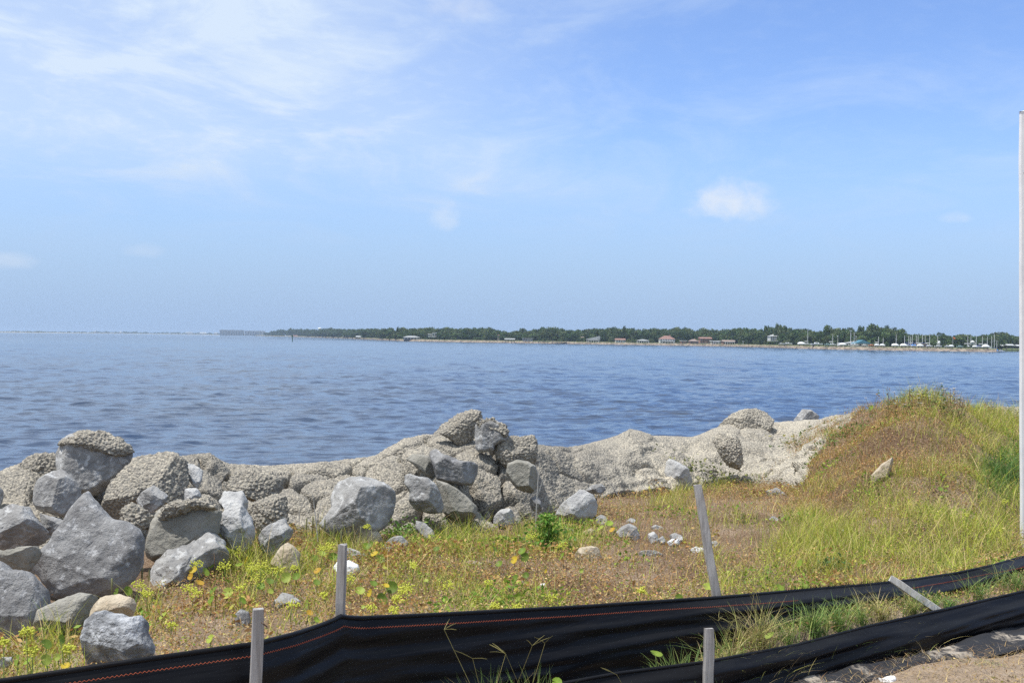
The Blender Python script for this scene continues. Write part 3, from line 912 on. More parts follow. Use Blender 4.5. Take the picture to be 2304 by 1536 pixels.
    A('small dark stone under the overhanging chin stone', rg(3, [(1310, 925), (1370, 898), (1412, 950), (1418, 1030), (1380, 1060), (1315, 1010)]), 'dark', d=9.75)
    A('pale broad rock beside the bright green weed', rg(3, [(1515, 1075), (1580, 990), (1700, 900), (1740, 860), (1800, 868), (1860, 908), (1902, 980), (1895, 1060), (1860, 1100), (1740, 1130), (1620, 1125), (1535, 1115)]), 'pale', d=9.95, lean=0.6, rough=0.9)
    A('grey flat stone lying on crust above the pale broad rock', rg(3, [(1795, 850), (1850, 810), (1940, 800), (1975, 850), (1930, 885), (1830, 885)]), 'grey', name='stone', d=10.6)
    A('pale stone set in the foot of the crust above green weeds', rg(3, [(1000, 1080), (1060, 1020), (1140, 1010), (1200, 1060), (1190, 1140), (1080, 1180), (1000, 1150)]), 'pale', d=9.75, name='embedded_rock')
    # ---- stones on the weedy ground
    st = [('little grey stone beside the tall round-leaf pennywort', rg(3, [(1878, 1095), (1930, 1060), (1982, 1090), (1988, 1145), (1940, 1165), (1888, 1145)]), 'grey'),
          ('largest blue-grey stone of the loose group before the leaning stake', rg(4, [(608, 1045), (650, 1000), (710, 978), (760, 1000), (782, 1050), (805, 1085), (740, 1105), (650, 1095)]), 'grey'),
          ('small flat stone behind the largest blue-grey stone', rg(4, [(683, 955), (720, 935), (762, 950), (755, 980), (700, 980)]), 'grey'),
          ('pale stone at the back of the loose stone group', rg(4, [(868, 1005), (900, 988), (962, 1005), (972, 1035), (900, 1038)]), 'pale'),
          ('upright pale stone at the left of the stone group', rg(4, [(848, 1055), (890, 1035), (922, 1070), (932, 1112), (870, 1125), (848, 1095)]), 'pale'),
          ('darker grey stone in the middle of the stone group', rg(4, [(918, 1095), (960, 1068), (992, 1120), (950, 1140)]), 'grey'),
          ('grey stone behind the whitest stone of the group', rg(4, [(1003, 1065), (1050, 1045), (1102, 1070), (1118, 1112), (1060, 1118), (1020, 1098)]), 'grey'),
          ('whitest rounded stone of the loose group', rg(4, [(988, 1115), (1030, 1090), (1082, 1095), (1098, 1122), (1050, 1150), (1000, 1145)]), 'white'),
          ('long flat grey stone lying before the loose group', rg(4, [(763, 1195), (800, 1180), (900, 1180), (962, 1202), (942, 1235), (800, 1230)]), 'grey'),
          ('white stone just left of the leaning stake', rg(4, [(1158, 1170), (1200, 1148), (1262, 1160), (1272, 1195), (1200, 1202)]), 'white'),
          ('pale stone just right of the leaning stake', rg(4, [(1308, 1115), (1350, 1105), (1385, 1138), (1330, 1152)]), 'pale'),
          ('round tan boulder with grass before it, below the green weed', rg(4, [(300, 1205), (340, 1160), (420, 1145), (480, 1160), (512, 1230), (490, 1280), (350, 1285), (308, 1250)]), 'tan'),
          ('small tan stone between the green weed and pale broad rock', rg(4, [(218, 1015), (260, 1003), (322, 1035), (295, 1065), (230, 1058)]), 'tan'),
          ('cream stone near the yellow pennywort leaf', rg(4, [(368, 1035), (430, 1012), (462, 1040), (425, 1068), (380, 1060)]), 'tan'),
          ('white pebble in front of the long flat grey stone', rg(4, [(768, 1250), (795, 1238), (815, 1250), (800, 1262)]), 'white'),
          ('grey stone half hidden in brown weeds below the right crust', rg(4, [(1720, 740), (1800, 712), (1890, 770), (1840, 790), (1740, 780)]), 'grey'),
          ('small grey stone in bare patch right of the leaning stake', rg(4, [(1740, 950), (1770, 920), (1815, 940), (1815, 980), (1750, 985)]), 'grey'),
          ('flat grey stone sunk in the grass below the right mound', rg(5, [(600, 1195), (640, 1182), (690, 1195), (680, 1218), (610, 1215)]), 'grey'),
          ('cream flat stone in the weeds between two fence stakes', rg(7, [(1510, 262), (1560, 248), (1640, 262), (1670, 285), (1600, 300), (1520, 290)]), 'tan'),
          ('white shell-like pebble in weeds above the black fence', rg(7, [(2030, 420), (2055, 402), (2085, 415), (2080, 438), (2045, 440)]), 'white'),
          ('pointed pale slab rising by the top of leaning stake', rg(4, [(972, 600), (980, 520), (1000, 500), (1070, 530), (1150, 580), (1182, 660), (1175, 710), (1080, 705), (1000, 665)]), 'pale'),
          ('whitish rock poking from the grass of the right mound', rg(5, [(828, 795), (900, 720), (985, 668), (1005, 700), (965, 800), (930, 865), (850, 850)]), 'tan')]
    for lab, poly, mt in st:
        A(lab, poly, mt, lean=0.45, name='stone', depth=0.7)
    # ---- right
    A('smooth crusted whaleback boulder topping the right ridge', rg(4, [(1355, 250), (1450, 180), (1560, 140), (1640, 124), (1730, 150), (1785, 210), (1740, 275), (1640, 290), (1540, 275), (1440, 275)]), 'crust', d=14.6, lean=0.4, depth=0.7, crust=True, name='crusted_boulder')
    A('grey rock peeping up behind the right crust ridge', rg(4, [(1925, 215), (1990, 130), (2060, 140), (2120, 185), (2100, 230), (1990, 240)]), 'grey', d=16.6, lean=0.2, planes=[(-0.8, -0.6, 0.5, 0.7), (0.3, -1, 0, 0.7)])
    A('shaded crusted boulder bulging from the right crust slope', rg(4, [(1325, 360), (1360, 310), (1430, 290), (1500, 320), (1535, 400), (1555, 490), (1520, 525), (1440, 505), (1370, 435)]), 'crust', d=12.9, lean=0.3, depth=0.55, crust=True, name='crusted_boulder')
    A('pale crusted slab beyond the mound at the right edge', rg(5, [(1560, 370), (1640, 335), (1760, 325), (1900, 328), (2050, 340), (2060, 400), (1850, 410), (1650, 410)]), 'crust', d=13.8, lean=0.9, depth=0.6, crust=True, name='crusted_boulder')


rocks()


# ------------------------------------------------------------------ blade and leaf strips
def blades(B, H, Wd, C, lean, seg=3, seed=0, curl=0.5):
    """grass blades: base points, heights, widths, colours, lean (fraction of height); returns V, F, col"""
    lr = np.random.default_rng(seed)
    n = len(B)
    ang = lr.uniform(0, 2 * math.pi, n)
    dirv = np.stack([np.cos(ang), np.sin(ang), 0 * ang], 1)
    side = np.stack([-np.sin(ang + lr.normal(0, 0.9, n)), np.cos(ang + lr.normal(0, 0.9, n)), 0 * ang], 1)
    k = seg * 2 + 1
    V = np.empty((n, k, 3))
    for i in range(seg + 1):
        u = i / seg
        c = B + dirv * (lean * H * (u ** 1.7))[:, None] + np.array([0, 0, 1]) * (H * (u - 0.35 * curl * lean * u ** 2.5))[:, None]
        w = Wd * (1 - u) ** 0.6
        if i == seg:
            V[:, k - 1] = c
        else:
            V[:, 2 * i] = c - side * (w / 2)[:, None]
            V[:, 2 * i + 1] = c + side * (w / 2)[:, None]
    base = (np.arange(n) * k)[:, None]
    fs = []
    for i in range(seg):
        a = 2 * i
        if i < seg - 1:
            fs += [(a, a + 1, a + 3), (a, a + 3, a + 2)]
        else:
            fs += [(a, a + 1, a + 2)]
    F = np.concatenate([base + np.array(f)[None] for f in fs])
    col = np.repeat(C[:, None, :], k, 1)
    return V.reshape(-1, 3), F, col.reshape(-1, 3)


def leaflets(P, S, C, seed=0, flat=0.6):
    lr = np.random.default_rng(seed)
    n = len(P)
    a = lr.normal(0, 1, (n, 3))
    a[:, 2] *= flat
    a /= np.linalg.norm(a, axis=1, keepdims=True)
    b = np.cross(a, lr.normal(0, 1, (n, 3)))
    b /= np.linalg.norm(b, axis=1, keepdims=True)
    V = np.empty((n, 4, 3))
    V[:, 0] = P - a * S[:, None]
    V[:, 1] = P + b * (S * 0.5)[:, None]
    V[:, 2] = P + a * S[:, None]
    V[:, 3] = P - b * (S * 0.5)[:, None]
    F = (np.arange(n) * 4)[:, None] + np.array([0, 1, 2, 3])[None]
    return V.reshape(-1, 3), F, np.repeat(C[:, None], 4, 1).reshape(-1, 3)


# ------------------------------------------------------------------ silt fences
F1 = np.array([(-500, 1610, 3.0), (-200, 1560, 3.25), (0, 1529, 3.5), (300, 1484, 3.66), (575, 1445, 3.85), (660, 1424, 4.02), (720, 1404, 4.18), (755, 1390, 4.27),
               (768, 1382, 4.3), (782, 1386, 4.33), (810, 1388, 4.38), (1000, 1379, 4.65), (1300, 1363, 5.1), (1616, 1342, 5.6), (1700, 1335, 5.75), (1850, 1322, 6.05),
               (1950, 1314, 6.25), (2050, 1303, 6.5), (2150, 1288, 6.8), (2230, 1271, 7.0), (2304, 1250, 7.3), (2550, 1210, 8.0), (2900, 1170, 9.0)], float)
F2 = np.array([(700, 1640, 4.2), (1100, 1562, 4.6), (1250, 1537, 4.75), (1390, 1512, 4.85), (1585, 1487, 5.0), (1790, 1449, 5.4), (1959, 1405, 5.75), (2119, 1370, 6.1), (2304, 1328, 6.55),
               (2550, 1285, 7.2), (2900, 1240, 8.2)], float)


def f1d(px): return np.interp(px, F1[:, 0], F1[:, 2])
def f2d(px): return np.interp(px, F2[:, 0], F2[:, 2])


def fence_sheet(tab, n, rows, seed, slump, zbase):
    px = np.linspace(tab[0, 0], tab[-1, 0], n)
    top = at(px, np.interp(px, tab[:, 0], tab[:, 1]), np.interp(px, tab[:, 0], tab[:, 2]))
    bot = top.copy()
    bot[:, 1] -= 0.05
    bot[:, 2] = surf(bot[:, 0], bot[:, 1]) - zbase
    v = np.linspace(0, 1, rows)
    G = top[None] * (1 - v[:, None, None]) + bot[None] * v[:, None, None]
    tang = np.gradient(top, axis=0)
    tang /= np.linalg.norm(tang, axis=1, keepdims=True)
    nrm = np.stack([tang[:, 1], -tang[:, 0], 0 * tang[:, 0]], 1)            # towards the camera side
    s = np.concatenate([[0], np.cumsum(np.linalg.norm(np.diff(top, axis=0), axis=1))])
    S, Vv = np.meshgrid(s, v)
    Hh = np.linalg.norm(top - bot, axis=1)[None] * Vv
    P = np.stack([S.ravel() * 0.9, Hh.ravel() * 9, 0 * S.ravel()], 1)
    f = fbm(P, seed, 4).reshape(S.shape)
    P2 = np.stack([S.ravel() * 0.5 + 9, Hh.ravel() * 16 + S.ravel() * 0.6, 0 * S.ravel()], 1)
    f2 = fbm(P2, seed + 8, 3).reshape(S.shape)
    env = np.clip(Vv * 5, 0, 1)
    sl = np.interp(px, slump[0], slump[1])[None]
    belly = np.sin(np.clip(Vv, 0, 1) * math.pi) ** 1.2
    off = env * (0.030 * f + 0.018 * (1 - 2 * np.abs(f2))) * (0.6 + sl) + belly * 0.05 * sl
    return G + nrm[None] * off[..., None], top, nrm, s, px


def beam(p0, p1, w, yaw, t=None, mat='wood', parent=None, name='stake'):
    """square sawn stake from foot to head, corners a little worn"""
    p0, p1 = np.array(p0, float), np.array(p1, float)
    ax = (p1 - p0) / np.linalg.norm(p1 - p0)
    a = np.array([math.cos(yaw), math.sin(yaw), 0])
    a = a - ax * (a @ ax)
    a /= np.linalg.norm(a)
    b = np.cross(ax, a)
    t = t or w
    V, F = [], []
    lr = np.random.default_rng(int(abs(p0[0]) * 100) + 3)
    ch = 0.12
    segs = 9
    prof = [(-1 + ch, -1), (1 - ch, -1), (1, -1 + ch), (1, 1 - ch), (1 - ch, 1), (-1 + ch, 1), (-1, 1 - ch), (-1, -1 + ch)]
    for i in range(segs + 1):
        c = p0 + (p1 - p0) * i / segs
        k = 0.90 if i == segs else 1.0
        j = lr.normal(0, 0.0012, 2) if 0 < i < segs else (0, 0)
        for x, y in prof:
            V.append(c + a * (x * w / 2 * k + j[0]) + b * (y * t / 2 * k + j[1]) + ax * (lr.normal(0, 0.003) if i == segs else 0))
    for i in range(segs):
        for k in range(8):
            F.append((i * 8 + k, i * 8 + (k + 1) % 8, (i + 1) * 8 + (k + 1) % 8, (i + 1) * 8 + k))
    F.append(tuple(range(7, -1, -1)))
    F.append(tuple(segs * 8 + k for k in range(8)))
    return part(name, V, F, M[mat], parent)


def stitch(top, nrm, s, drop, parent, amp=0.0026, pitch=0.0065, rad=0.0010):
    n = int(s[-1] / pitch)
    ss = np.linspace(0, s[-1], n)
    P = np.stack([np.interp(ss, s, top[:, k]) for k in range(3)], 1)
    N = np.stack([np.interp(ss, s, nrm[:, k]) for k in range(3)], 1)
    P[:, 2] -= amp * np.where(np.arange(n) % 2, 1, -1)
    Q = P + N * 0.004
    # flat thread ribbon zigzagging on the face of the fabric
    V = np.empty((n * 3, 3))
    V[0::3] = Q + [0, 0, rad]
    V[1::3] = Q + N * rad
    V[2::3] = Q - [0, 0, rad]
    i = np.arange(n - 1) * 3
    F = np.concatenate([np.stack([i, i + 3, i + 4, i + 1], 1), np.stack([i + 1, i + 4, i + 5, i + 2], 1)])
    return part('stitch_line', V, F, M['thread'], parent)


def solidify(o, t):
    m = o.modifiers.new('thickness', 'SOLIDIFY')
    m.thickness = t
    m.offset = 0


def fences():
    t1 = thing('silt_fence', 'long black silt fence with orange stitch line, standing behind the other fence', 'fence', (0.0, 4.6, ZG))
    G, top, nrm, s, px = fence_sheet(F1, 420, 40, 3, ([0, 1300, 1650, 2304], [0.25, 0.5, 1.0, 1.0]), 0.03)
    V = G.reshape(-1, 3)
    solidify(part('fabric', V, grid_faces(G.shape[0], G.shape[1], True), M['fabric'], t1, True), 0.002)
    # rolled hem along the top
    mb = MB()
    mb.tube([p - [0, 0, 0.004] for p in top[::2]], 0.009, 6)
    mb.build('top_hem', M['fabric'], t1, True)
    hgt = np.linalg.norm(G[0] - G[-1], axis=1)
    fi = 0.036 / hgt * (G.shape[0] - 1)
    i0 = np.clip(fi.astype(int), 0, G.shape[0] - 2)
    cc = np.arange(G.shape[1])
    fr = (fi - i0)[:, None]
    line = G[i0, cc] * (1 - fr) + G[i0 + 1, cc] * fr
    keep = px < 1780
    stitch(line[keep], nrm[keep], s[keep], 0, t1)
    k2 = px > 2020
    stitch(line[k2], nrm[k2], s[k2] - s[k2][0], 0, t1)
    # torn upper edge: frayed black threads
    lr = np.random.default_rng(71)
    fx = lr.uniform(1770, 2010, 420)
    B = np.stack([np.interp(fx, px, top[:, k]) for k in range(3)], 1)
    Vf, Ff, cf = blades(B - [0, 0, 0.008], lr.uniform(0.012, 0.04, 420), lr.uniform(0.002, 0.0035, 420), np.full((420, 3), 0.008), lr.uniform(0.0, 0.7, 420), 2, 72)
    tag(part('torn_fringe', Vf, Ff, M['fabric'], t1), 'frayed torn edge of the black fabric', kind='stuff')
    def foot(p, z): return np.array([p[0], p[1], z])
    # front stake at the left
    d = 3.74
    h = at(581, 1368, d); b = at(575, 1545, d); ax = (b - h) / (h[2] - b[2])
    st = beam(h + ax * (h[2] - ZG + 0.15), h, 0.036, R(14), 0.03, 'wood', t1)
    mb = MB(); c = at(588, 1399, d - 0.03); mb.tube([c, c + [0.008, -0.012, -0.002], c + [0.02, -0.008, -0.012]], 0.0022, 6); mb.build('staple', M['steel'], st)
    # stake at the fold
    d = 4.36
    h = at(771, 1225, d); b = at(766, 1386, d); ax = (b - h) / (h[2] - b[2])
    beam(h + ax * (h[2] - ZG + 0.15), h, 0.030, R(-8), 0.028, 'wood', t1)
    # leaning stake
    d = 5.72
    h = at(1569, 1090, d + 0.05); b = at(1612, 1342, d); ax = (b - h) / (h[2] - b[2])
    beam(h + ax * (h[2] - ZG + 0.1), h, 0.037, R(6), 0.03, 'wood', t1)

    t2 = thing('silt_fence', 'low black silt fence nearest the camera, crossing the bottom right corner', 'fence', (1.6, 5.3, ZG))
    G, top, nrm, s, px = fence_sheet(F2, 320, 34, 11, ([0, 3000], [0.55, 0.55]), 0.01)
    solidify(part('fabric', G.reshape(-1, 3), grid_faces(G.shape[0], G.shape[1], True), M['fabric'], t2, True), 0.002)
    mb = MB()
    mb.tube([p - [0, 0, 0.004] for p in top[::2]], 0.008, 6)
    mb.build('top_hem', M['fabric'], t2, True)
    # loose foot of the fabric lying on the soil
    foot_l = G[-1]
    w = np.linspace(0, 1, 14)
    Sg, W = np.meshgrid(s, w)
    wid = 0.17 + 0.08 * fbm(np.stack([s * 1.3, 0 * s, 0 * s], 1), 5, 3)
    X = foot_l[None, :, 0] + nrm[None, :, 0] * (W * wid)
    Y = foot_l[None, :, 1] + nrm[None, :, 1] * (W * wid)
    nz = fbm(np.stack([Sg.ravel() * 2.2, W.ravel() * 5.0 + Sg.ravel(), 0 * W.ravel()], 1), 15, 4).reshape(Sg.shape)
    Z = surf(X, Y) + 0.040 + 0.036 * nz - 0.03 * W ** 2
    solidify(part('ground_flap', np.stack([X, Y, Z], 2).reshape(-1, 3), grid_faces(14, len(s), True), M['flap'], t2, True), 0.002)
    d = 4.93
    h = at(1595, 1412, d); b = at(1592, 1560, d); ax = (b - h) / (h[2] - b[2])
    beam(h + ax * (h[2] - ZG + 0.15), h, 0.037, R(10), 0.03, 'wood', t2)
    h = at(2003, 1300, 6.15); b = at(2118, 1370, 6.16)
    beam(b + (b - h) * 0.25 + np.array([0, 0, -0.02]), h, 0.034, R(5), 0.03, 'palewood', t2)


fences()


# ------------------------------------------------------------------ white post, litter
def post():
    g = hit(2300, 1232)
    l0 = at(2298.5, 1232, g[1])
    tp = at(2294, 253, g[1])
    w, th = 0.089, 0.038
    t = thing('post', 'tall white painted post at the right edge of the view', 'post', (l0[0] + w / 2, g[1], l0[2]))
    beam(l0 + [w / 2, 0, -0.3], tp + [w / 2, 0, 0], w, 0, th, 'post', t, 'shaft')
    mb = MB()
    c = tp + [w / 2, 0, 0.004]
    mb.add([c + [-w * .52, -th * .54, 0], c + [w * .52, -th * .54, 0], c + [w * .52, th * .54, 0], c + [-w * .52, th * .54, 0], c + [0, 0, 0.010]],
           [(3, 2, 1, 0), (0, 1, 4), (1, 2, 4), (2, 3, 4), (3, 0, 4)])
    mb.build('cap', M['post'], t)
    for f in (0.34, 0.62, 0.86):
        q = l0 + (tp - l0) * f + [w * 0.30, -th / 2 - 0.001, 0]
        MB().tube([q, q + [0, -0.004, 0]], 0.006, 8).build('bolt', M['steel'], t)


post()


def litter():
    p = hit(1996, 1530)
    V, F = rock_mesh([(1970, 1524), (1985, 1526), (1993, 1521), (2003, 1519), (2014, 1518), (2019, 1531), (2016, 1545), (1995, 1548), (1980, 1534)], p[1] - 0.12, 0.35, 0.6, 4, None, 9, (60, 16), 2.6, False, 3)
    solo('crumpled_paper', V, F, M['paper'], 'scrap of crumpled white paper on bare soil at the bottom', 'litter')
    V, F = rock_mesh([(2258, 1525), (2268, 1520), (2282, 1522), (2288, 1530), (2280, 1540), (2262, 1538)], hit(2272, 1535)[1], 1.0, 0.6, 6, None, 7, (48, 14), 2.0, False, 3)
    solo('plastic_scrap', V, F, M['fabric'], 'small lump of black plastic on soil in the bottom right corner', 'litter')
    d = hit(1555, 1147)[1]
    V, F = rock_mesh(rg(4, [(1108, 880), (1160, 852), (1222, 850), (1224, 885), (1200, 895), (1150, 890)]), d, 1.2, 0.3, 9, None, 4, (48, 14), 1.2, False, 3)
    solo('brown_shard', V, F, M['shard'], 'rusty brown shard lying in weeds behind the leaning stake', 'litter')
    V, F = rock_mesh(rg(4, [(38, 1445), (55, 1425), (85, 1422), (97, 1440), (85, 1458), (50, 1455)]), hit(1220, 1322)[1], 1.0, 0.6, 12, None, 6, (48, 14), 2.0, False, 3)
    solo('crumpled_paper', V, F, M['paper'], 'tiny white scrap among brown weeds above the long fence', 'litter')


litter()


# ------------------------------------------------------------------ vegetation
PAL = {'brown': (0.34, 0.20, 0.085), 'rust': (0.50, 0.29, 0.11), 'straw': (0.60, 0.46, 0.21), 'tan': (0.48, 0.33, 0.155),
       'green': (0.16, 0.25, 0.030), 'lime': (0.43, 0.47, 0.055), 'olive': (0.29, 0.30, 0.055), 'deep': (0.08, 0.15, 0.025), 'grey': (0.24, 0.185, 0.14)}


def bump2(px, py, items):
    s = 0
    for (a, b, sx, sy, w) in items:
        s = s + w * np.exp(-((px - a) / sx) ** 2 - ((py - b) / sy) ** 2)
    return s


GREEN = [(1950, 1230, 230, 70, 1.0), (2200, 1200, 150, 110, 0.9), (2260, 1060, 90, 90, 1.0), (2080, 880, 120, 40, 0.7), (2230, 960, 110, 50, 0.7),
         (1080, 1235, 170, 40, 0.7), (1230, 1200, 60, 60, 0.8), (760, 1200, 60, 40, 0.6), (560, 1280, 280, 60, 0.75), (100, 1480, 140, 60, 0.9), (1000, 1340, 300, 50, 0.45),
         (1650, 1320, 150, 35, 0.6), (1620, 1080, 110, 25, 0.7), (1850, 990, 60, 15, 0.8), (2020, 955, 90, 30, 0.5), (2100, 1010, 60, 40, 0.4), (1990, 1095, 80, 40, 0.45)]
BARE = [(1560, 1190, 190, 70, 0.75), (1450, 1250, 120, 50, 0.5), (1700, 1190, 60, 60, 0.6), (520, 1420, 150, 60, 0.45)]
RUST = [(1950, 1010, 210, 75, 1.4), (1450, 1290, 220, 60, 0.8), (1750, 1090, 160, 50, 0.6), (900, 1300, 300, 60, 0.5), (600, 1330, 200, 60, 0.6)]


def pick(px, py, n, seed):
    lr = np.random.default_rng(seed)
    pn = fbm(np.stack([px / 70, py / 38, 0 * px], 1), 91, 3)
    pr = fbm(np.stack([px / 90, py / 45, 0 * px + 5], 1), 93, 3)
    g = np.clip(bump2(px, py, GREEN) + 1.1 * pn - 0.02 - 0.7 * bump2(px, py, [(1930, 1020, 140, 65, 1), (1450, 1280, 170, 50, 0.6)]), 0, 1.2)
    r = np.clip(bump2(px, py, RUST) + 0.9 * pr, 0, 1.2)
    names = list(PAL)
    W = np.zeros((n, len(names)))
    ix = {k: i for i, k in enumerate(names)}
    W[:, ix['brown']] = 0.55 + 0.9 * r - 0.45 * np.minimum(g, 1)
    W[:, ix['rust']] = 0.3 + 0.9 * r - 0.25 * np.minimum(g, 1)
    W[:, ix['straw']] = 0.55
    W[:, ix['tan']] = 0.6
    W[:, ix['grey']] = 0.3
    W[:, ix['green']] = 0.15 + 0.55 * g
    W[:, ix['lime']] = 0.10 + 1.25 * g
    W[:, ix['olive']] = 0.25 + 0.9 * g
    W[:, ix['deep']] = 0.03 + 0.15 * g + 1.2 * bump2(px, py, [(2270, 1075, 60, 60, 1)])
    W = np.maximum(W, 0.02)
    cw = np.cumsum(W / W.sum(1, keepdims=True), 1)
    k = (lr.uniform(0, 1, n)[:, None] > cw).sum(1)
    C = np.array([PAL[nm] for nm in names])[np.minimum(k, len(names) - 1)]
    return C * lr.uniform(0.75, 1.25, (n, 1)) * (1 + lr.normal(0, 0.06, (n, 3))), g, r


def scatter(n, y0, y1, seed, front=False):
    """points on the weedy ground behind the rear fence (or between / before the fences)"""
    lr = np.random.default_rng(seed)
    y = np.sqrt(lr.uniform(y0 ** 2, y1 ** 2, n))
    px = lr.uniform(-120, 2420, n)
    x = (px - CX) / FPX * y
    t = t_of(x, y)[1]
    d1, d2 = f1d(px), f2d(px)
    if front:
        ok = (y < d1 - 0.12)
    else:
        rag = 0.10 * np.sin(x * 6 + y * 3) * np.sin(y * 8 - x * 2) + 0.07 * lr.normal(0, 1, len(x)) * (px > 1700)
        pyy = project(np.stack([x, y, surf(x, y)], 1))[1]
        over = (px > 1768) & (px < 2000) & (pyy < np.interp(px, [1768, 1790, 1815, 1830], [1004, 1012, 1040, 1095]) + 160 * rag * (px < 1835)) & (pyy > np.interp(px, [1768, 1850, 1930, 2000], [997, 956, 936, 925]) + 60 * rag)
        ok = (y > d1 + 0.03) & ((t < crust_start(px) - 0.01 + np.maximum(rag, -0.02)) | (px > 1985) | over) & (t < 1.12)
    x, y, px = x[ok], y[ok], px[ok]
    z = surf(x, y)
    P = np.stack([x, y, z], 1)
    Pz = P.copy(); Pz[:, 2] = 0
    P[:, 2] += fbm(Pz * 1.1, 3, 4) * 0.05 + fbm(Pz * 7, 9, 2) * 0.012
    return P, px, project(P)[1]


def vegetation():
    # low mat of dry and green leaflets
    P, px, py = scatter(640000, 3.6, 14.2, 1)
    lr = np.random.default_rng(2)
    patch = fbm(P * np.array([2.2, 2.2, 0]), 77, 4)
    bare = np.clip(bump2(px, py, BARE), 0, 0.85)
    left = np.clip((250 - px) / 200, 0, 1) * np.clip((1460 - py) / 60, 0, 1)
    dens = np.clip(0.68 + 0.75 * patch - bare, 0.07, 1) * (1 - left)
    rocky = (px < 420) & (py < np.interp(px, [0, 300, 420], [1480, 1380, 1250]))
    dens = np.where(rocky, 0.02, dens)
    ok = lr.uniform(0, 1, len(P)) < dens
    P, px, py = P[ok], px[ok], py[ok]
    n = len(P)
    C, g, r = pick(px, py, n, 3)
    hmax = 0.035 + 0.06 * np.clip(fbm(P * np.array([3, 3, 0]), 5, 3) + 0.4, 0, 1) + 0.05 * np.clip((px - 1850) / 200, 0, 1)
    P[:, 2] += lr.uniform(0, 1, n) ** 1.3 * hmax
    V, F, col = leaflets(P, lr.uniform(0.0045, 0.0105, n) * (1 - 0.12 * (P[:, 1] > 9)), C, 4)
    tag(link('ground_cover', mesh_np('ground_cover', V, F, False, col, M['leafcol'])),
        'low mat of dry rust-brown and green creeping weeds behind the fence', 'weeds', kind='stuff')
    # broader leaves standing in clumps
    P, px, py = scatter(180000, 3.8, 13.5, 41)
    lr = np.random.default_rng(42)
    cl = fbm(P * np.array([2.6, 2.6, 0]), 43, 3)
    rocky = (px < 420) & (py < np.interp(px, [0, 300, 420], [1480, 1380, 1250]))
    ok = (lr.uniform(0, 1, len(P)) < np.clip((cl - 0.12 + 0.30 * bump2(px, py, [(600, 1290, 300, 70, 1), (1080, 1260, 200, 50, 0.7), (120, 1480, 150, 50, 1)])) * 2.2, 0, 1) * np.clip(1.2 - bump2(px, py, BARE), 0.1, 1)) & ~rocky
    P, px, py, cl = P[ok], px[ok], py[ok], cl[ok]
    n = len(P)
    kind = fbm(P * np.array([1.3, 1.3, 0]), 45, 2)[:, None]
    Ca = np.array([(0.13, 0.24, 0.025), (0.19, 0.30, 0.035), (0.30, 0.36, 0.05)])[lr.integers(0, 3, n)]
    Cb = np.array([(0.40, 0.21, 0.075), (0.30, 0.17, 0.07), (0.50, 0.33, 0.12), (0.42, 0.40, 0.07)])[lr.integers(0, 4, n)]
    P[:, 2] += lr.uniform(0.01, 1, n) * (0.03 + 0.16 * np.clip(cl, 0, 0.6))
    V, F, col = leaflets(P, lr.uniform(0.009, 0.021, n), np.where(kind > 0.02, Ca, Cb) * lr.uniform(0.75, 1.2, (n, 1)), 46, 0.7)
    tag(link('leafy_weeds', mesh_np('leafy_weeds', V, F, False, col, M['leafcol'])),
        'clumps of broader-leaved green and russet weeds behind the fence', 'weeds', kind='stuff')
    # grass blades
    P, px, py = scatter(200000, 3.8, 14.0, 11)
    C, g, r = pick(px, py, len(P), 13)
    lr = np.random.default_rng(14)
    clump = np.clip(fbm(P * np.array([1.6, 1.6, 0]), 19, 3) * 1.6 + 0.5, 0, 1)
    rocky = (px < 420) & (py < np.interp(px, [0, 300, 420], [1480, 1380, 1250]))
    ok = (lr.uniform(0, 1, len(P)) < np.clip(0.20 + 0.55 * np.clip((px - 1780) / 60, 0, 1) + 0.75 * g * (0.35 + clump), 0, 1)) & ~rocky
    P, px, py, g, C = P[ok], px[ok], py[ok], g[ok], C[ok]
    n = len(P)
    lime = np.array([PAL['lime'], PAL['lime'], PAL['green'], PAL['straw'], (0.50, 0.48, 0.14)])
    C2 = lime[lr.integers(0, 5, n)] * lr.uniform(0.75, 1.2, (n, 1))
    C2 = np.where((lr.uniform(0, 1, n) < np.clip(g * 1.3, 0.12, 1))[:, None], C2, C)
    deep = bump2(px, py, [(2270, 1075, 60, 70, 1.0)]) > lr.uniform(0.2, 1, n)
    C2 = np.where(deep[:, None], np.array([0.09, 0.18, 0.04]) * lr.uniform(0.8, 1.3, (n, 1)), C2)
    H = lr.uniform(0.05, 0.17, n) * (0.6 + 0.6 * g) * lr.choice([1, 1, 1, 1.6], n) * (1 + 0.25 * ((px > 1930) & (py < 945)))
    V, F, col = blades(P, H, lr.uniform(0.002, 0.0045, n), C2, lr.uniform(0.2, 1.1, n), 3, 15)
    tag(link('grass', mesh_np('grass', V, F, False, col, M['leafcol'])),
        'yellow-green grass on the mound and among the weeds', 'grass', kind='stuff')
    # fallen straw and dead stems
    P, px, py = scatter(42000, 3.8, 14.0, 21)
    Q, qx, qy = scatter(44000, 4.4, 7.2, 22, True)
    P = np.concatenate([P, Q]); px = np.concatenate([px, qx]); py = np.concatenate([py, qy])
    rocky = (px < 420) & (py < np.interp(px, [0, 300, 420], [1480, 1380, 1250]))
    P, px = P[~rocky], px[~rocky]
    n = len(P)
    lr = np.random.default_rng(23)
    P[:, 2] += lr.uniform(0.0, 0.03, n)
    C = np.array([PAL['straw'], PAL['tan'], PAL['grey'], PAL['brown'], (0.40, 0.33, 0.27)])[lr.integers(0, 5, n)] * lr.uniform(0.6, 1.15, (n, 1))
    V, F, col = blades(P, lr.uniform(0.008, 0.03, n), lr.uniform(0.0015, 0.0035, n), C, lr.uniform(1.5, 4.5, n), 2, 24, 0.2)
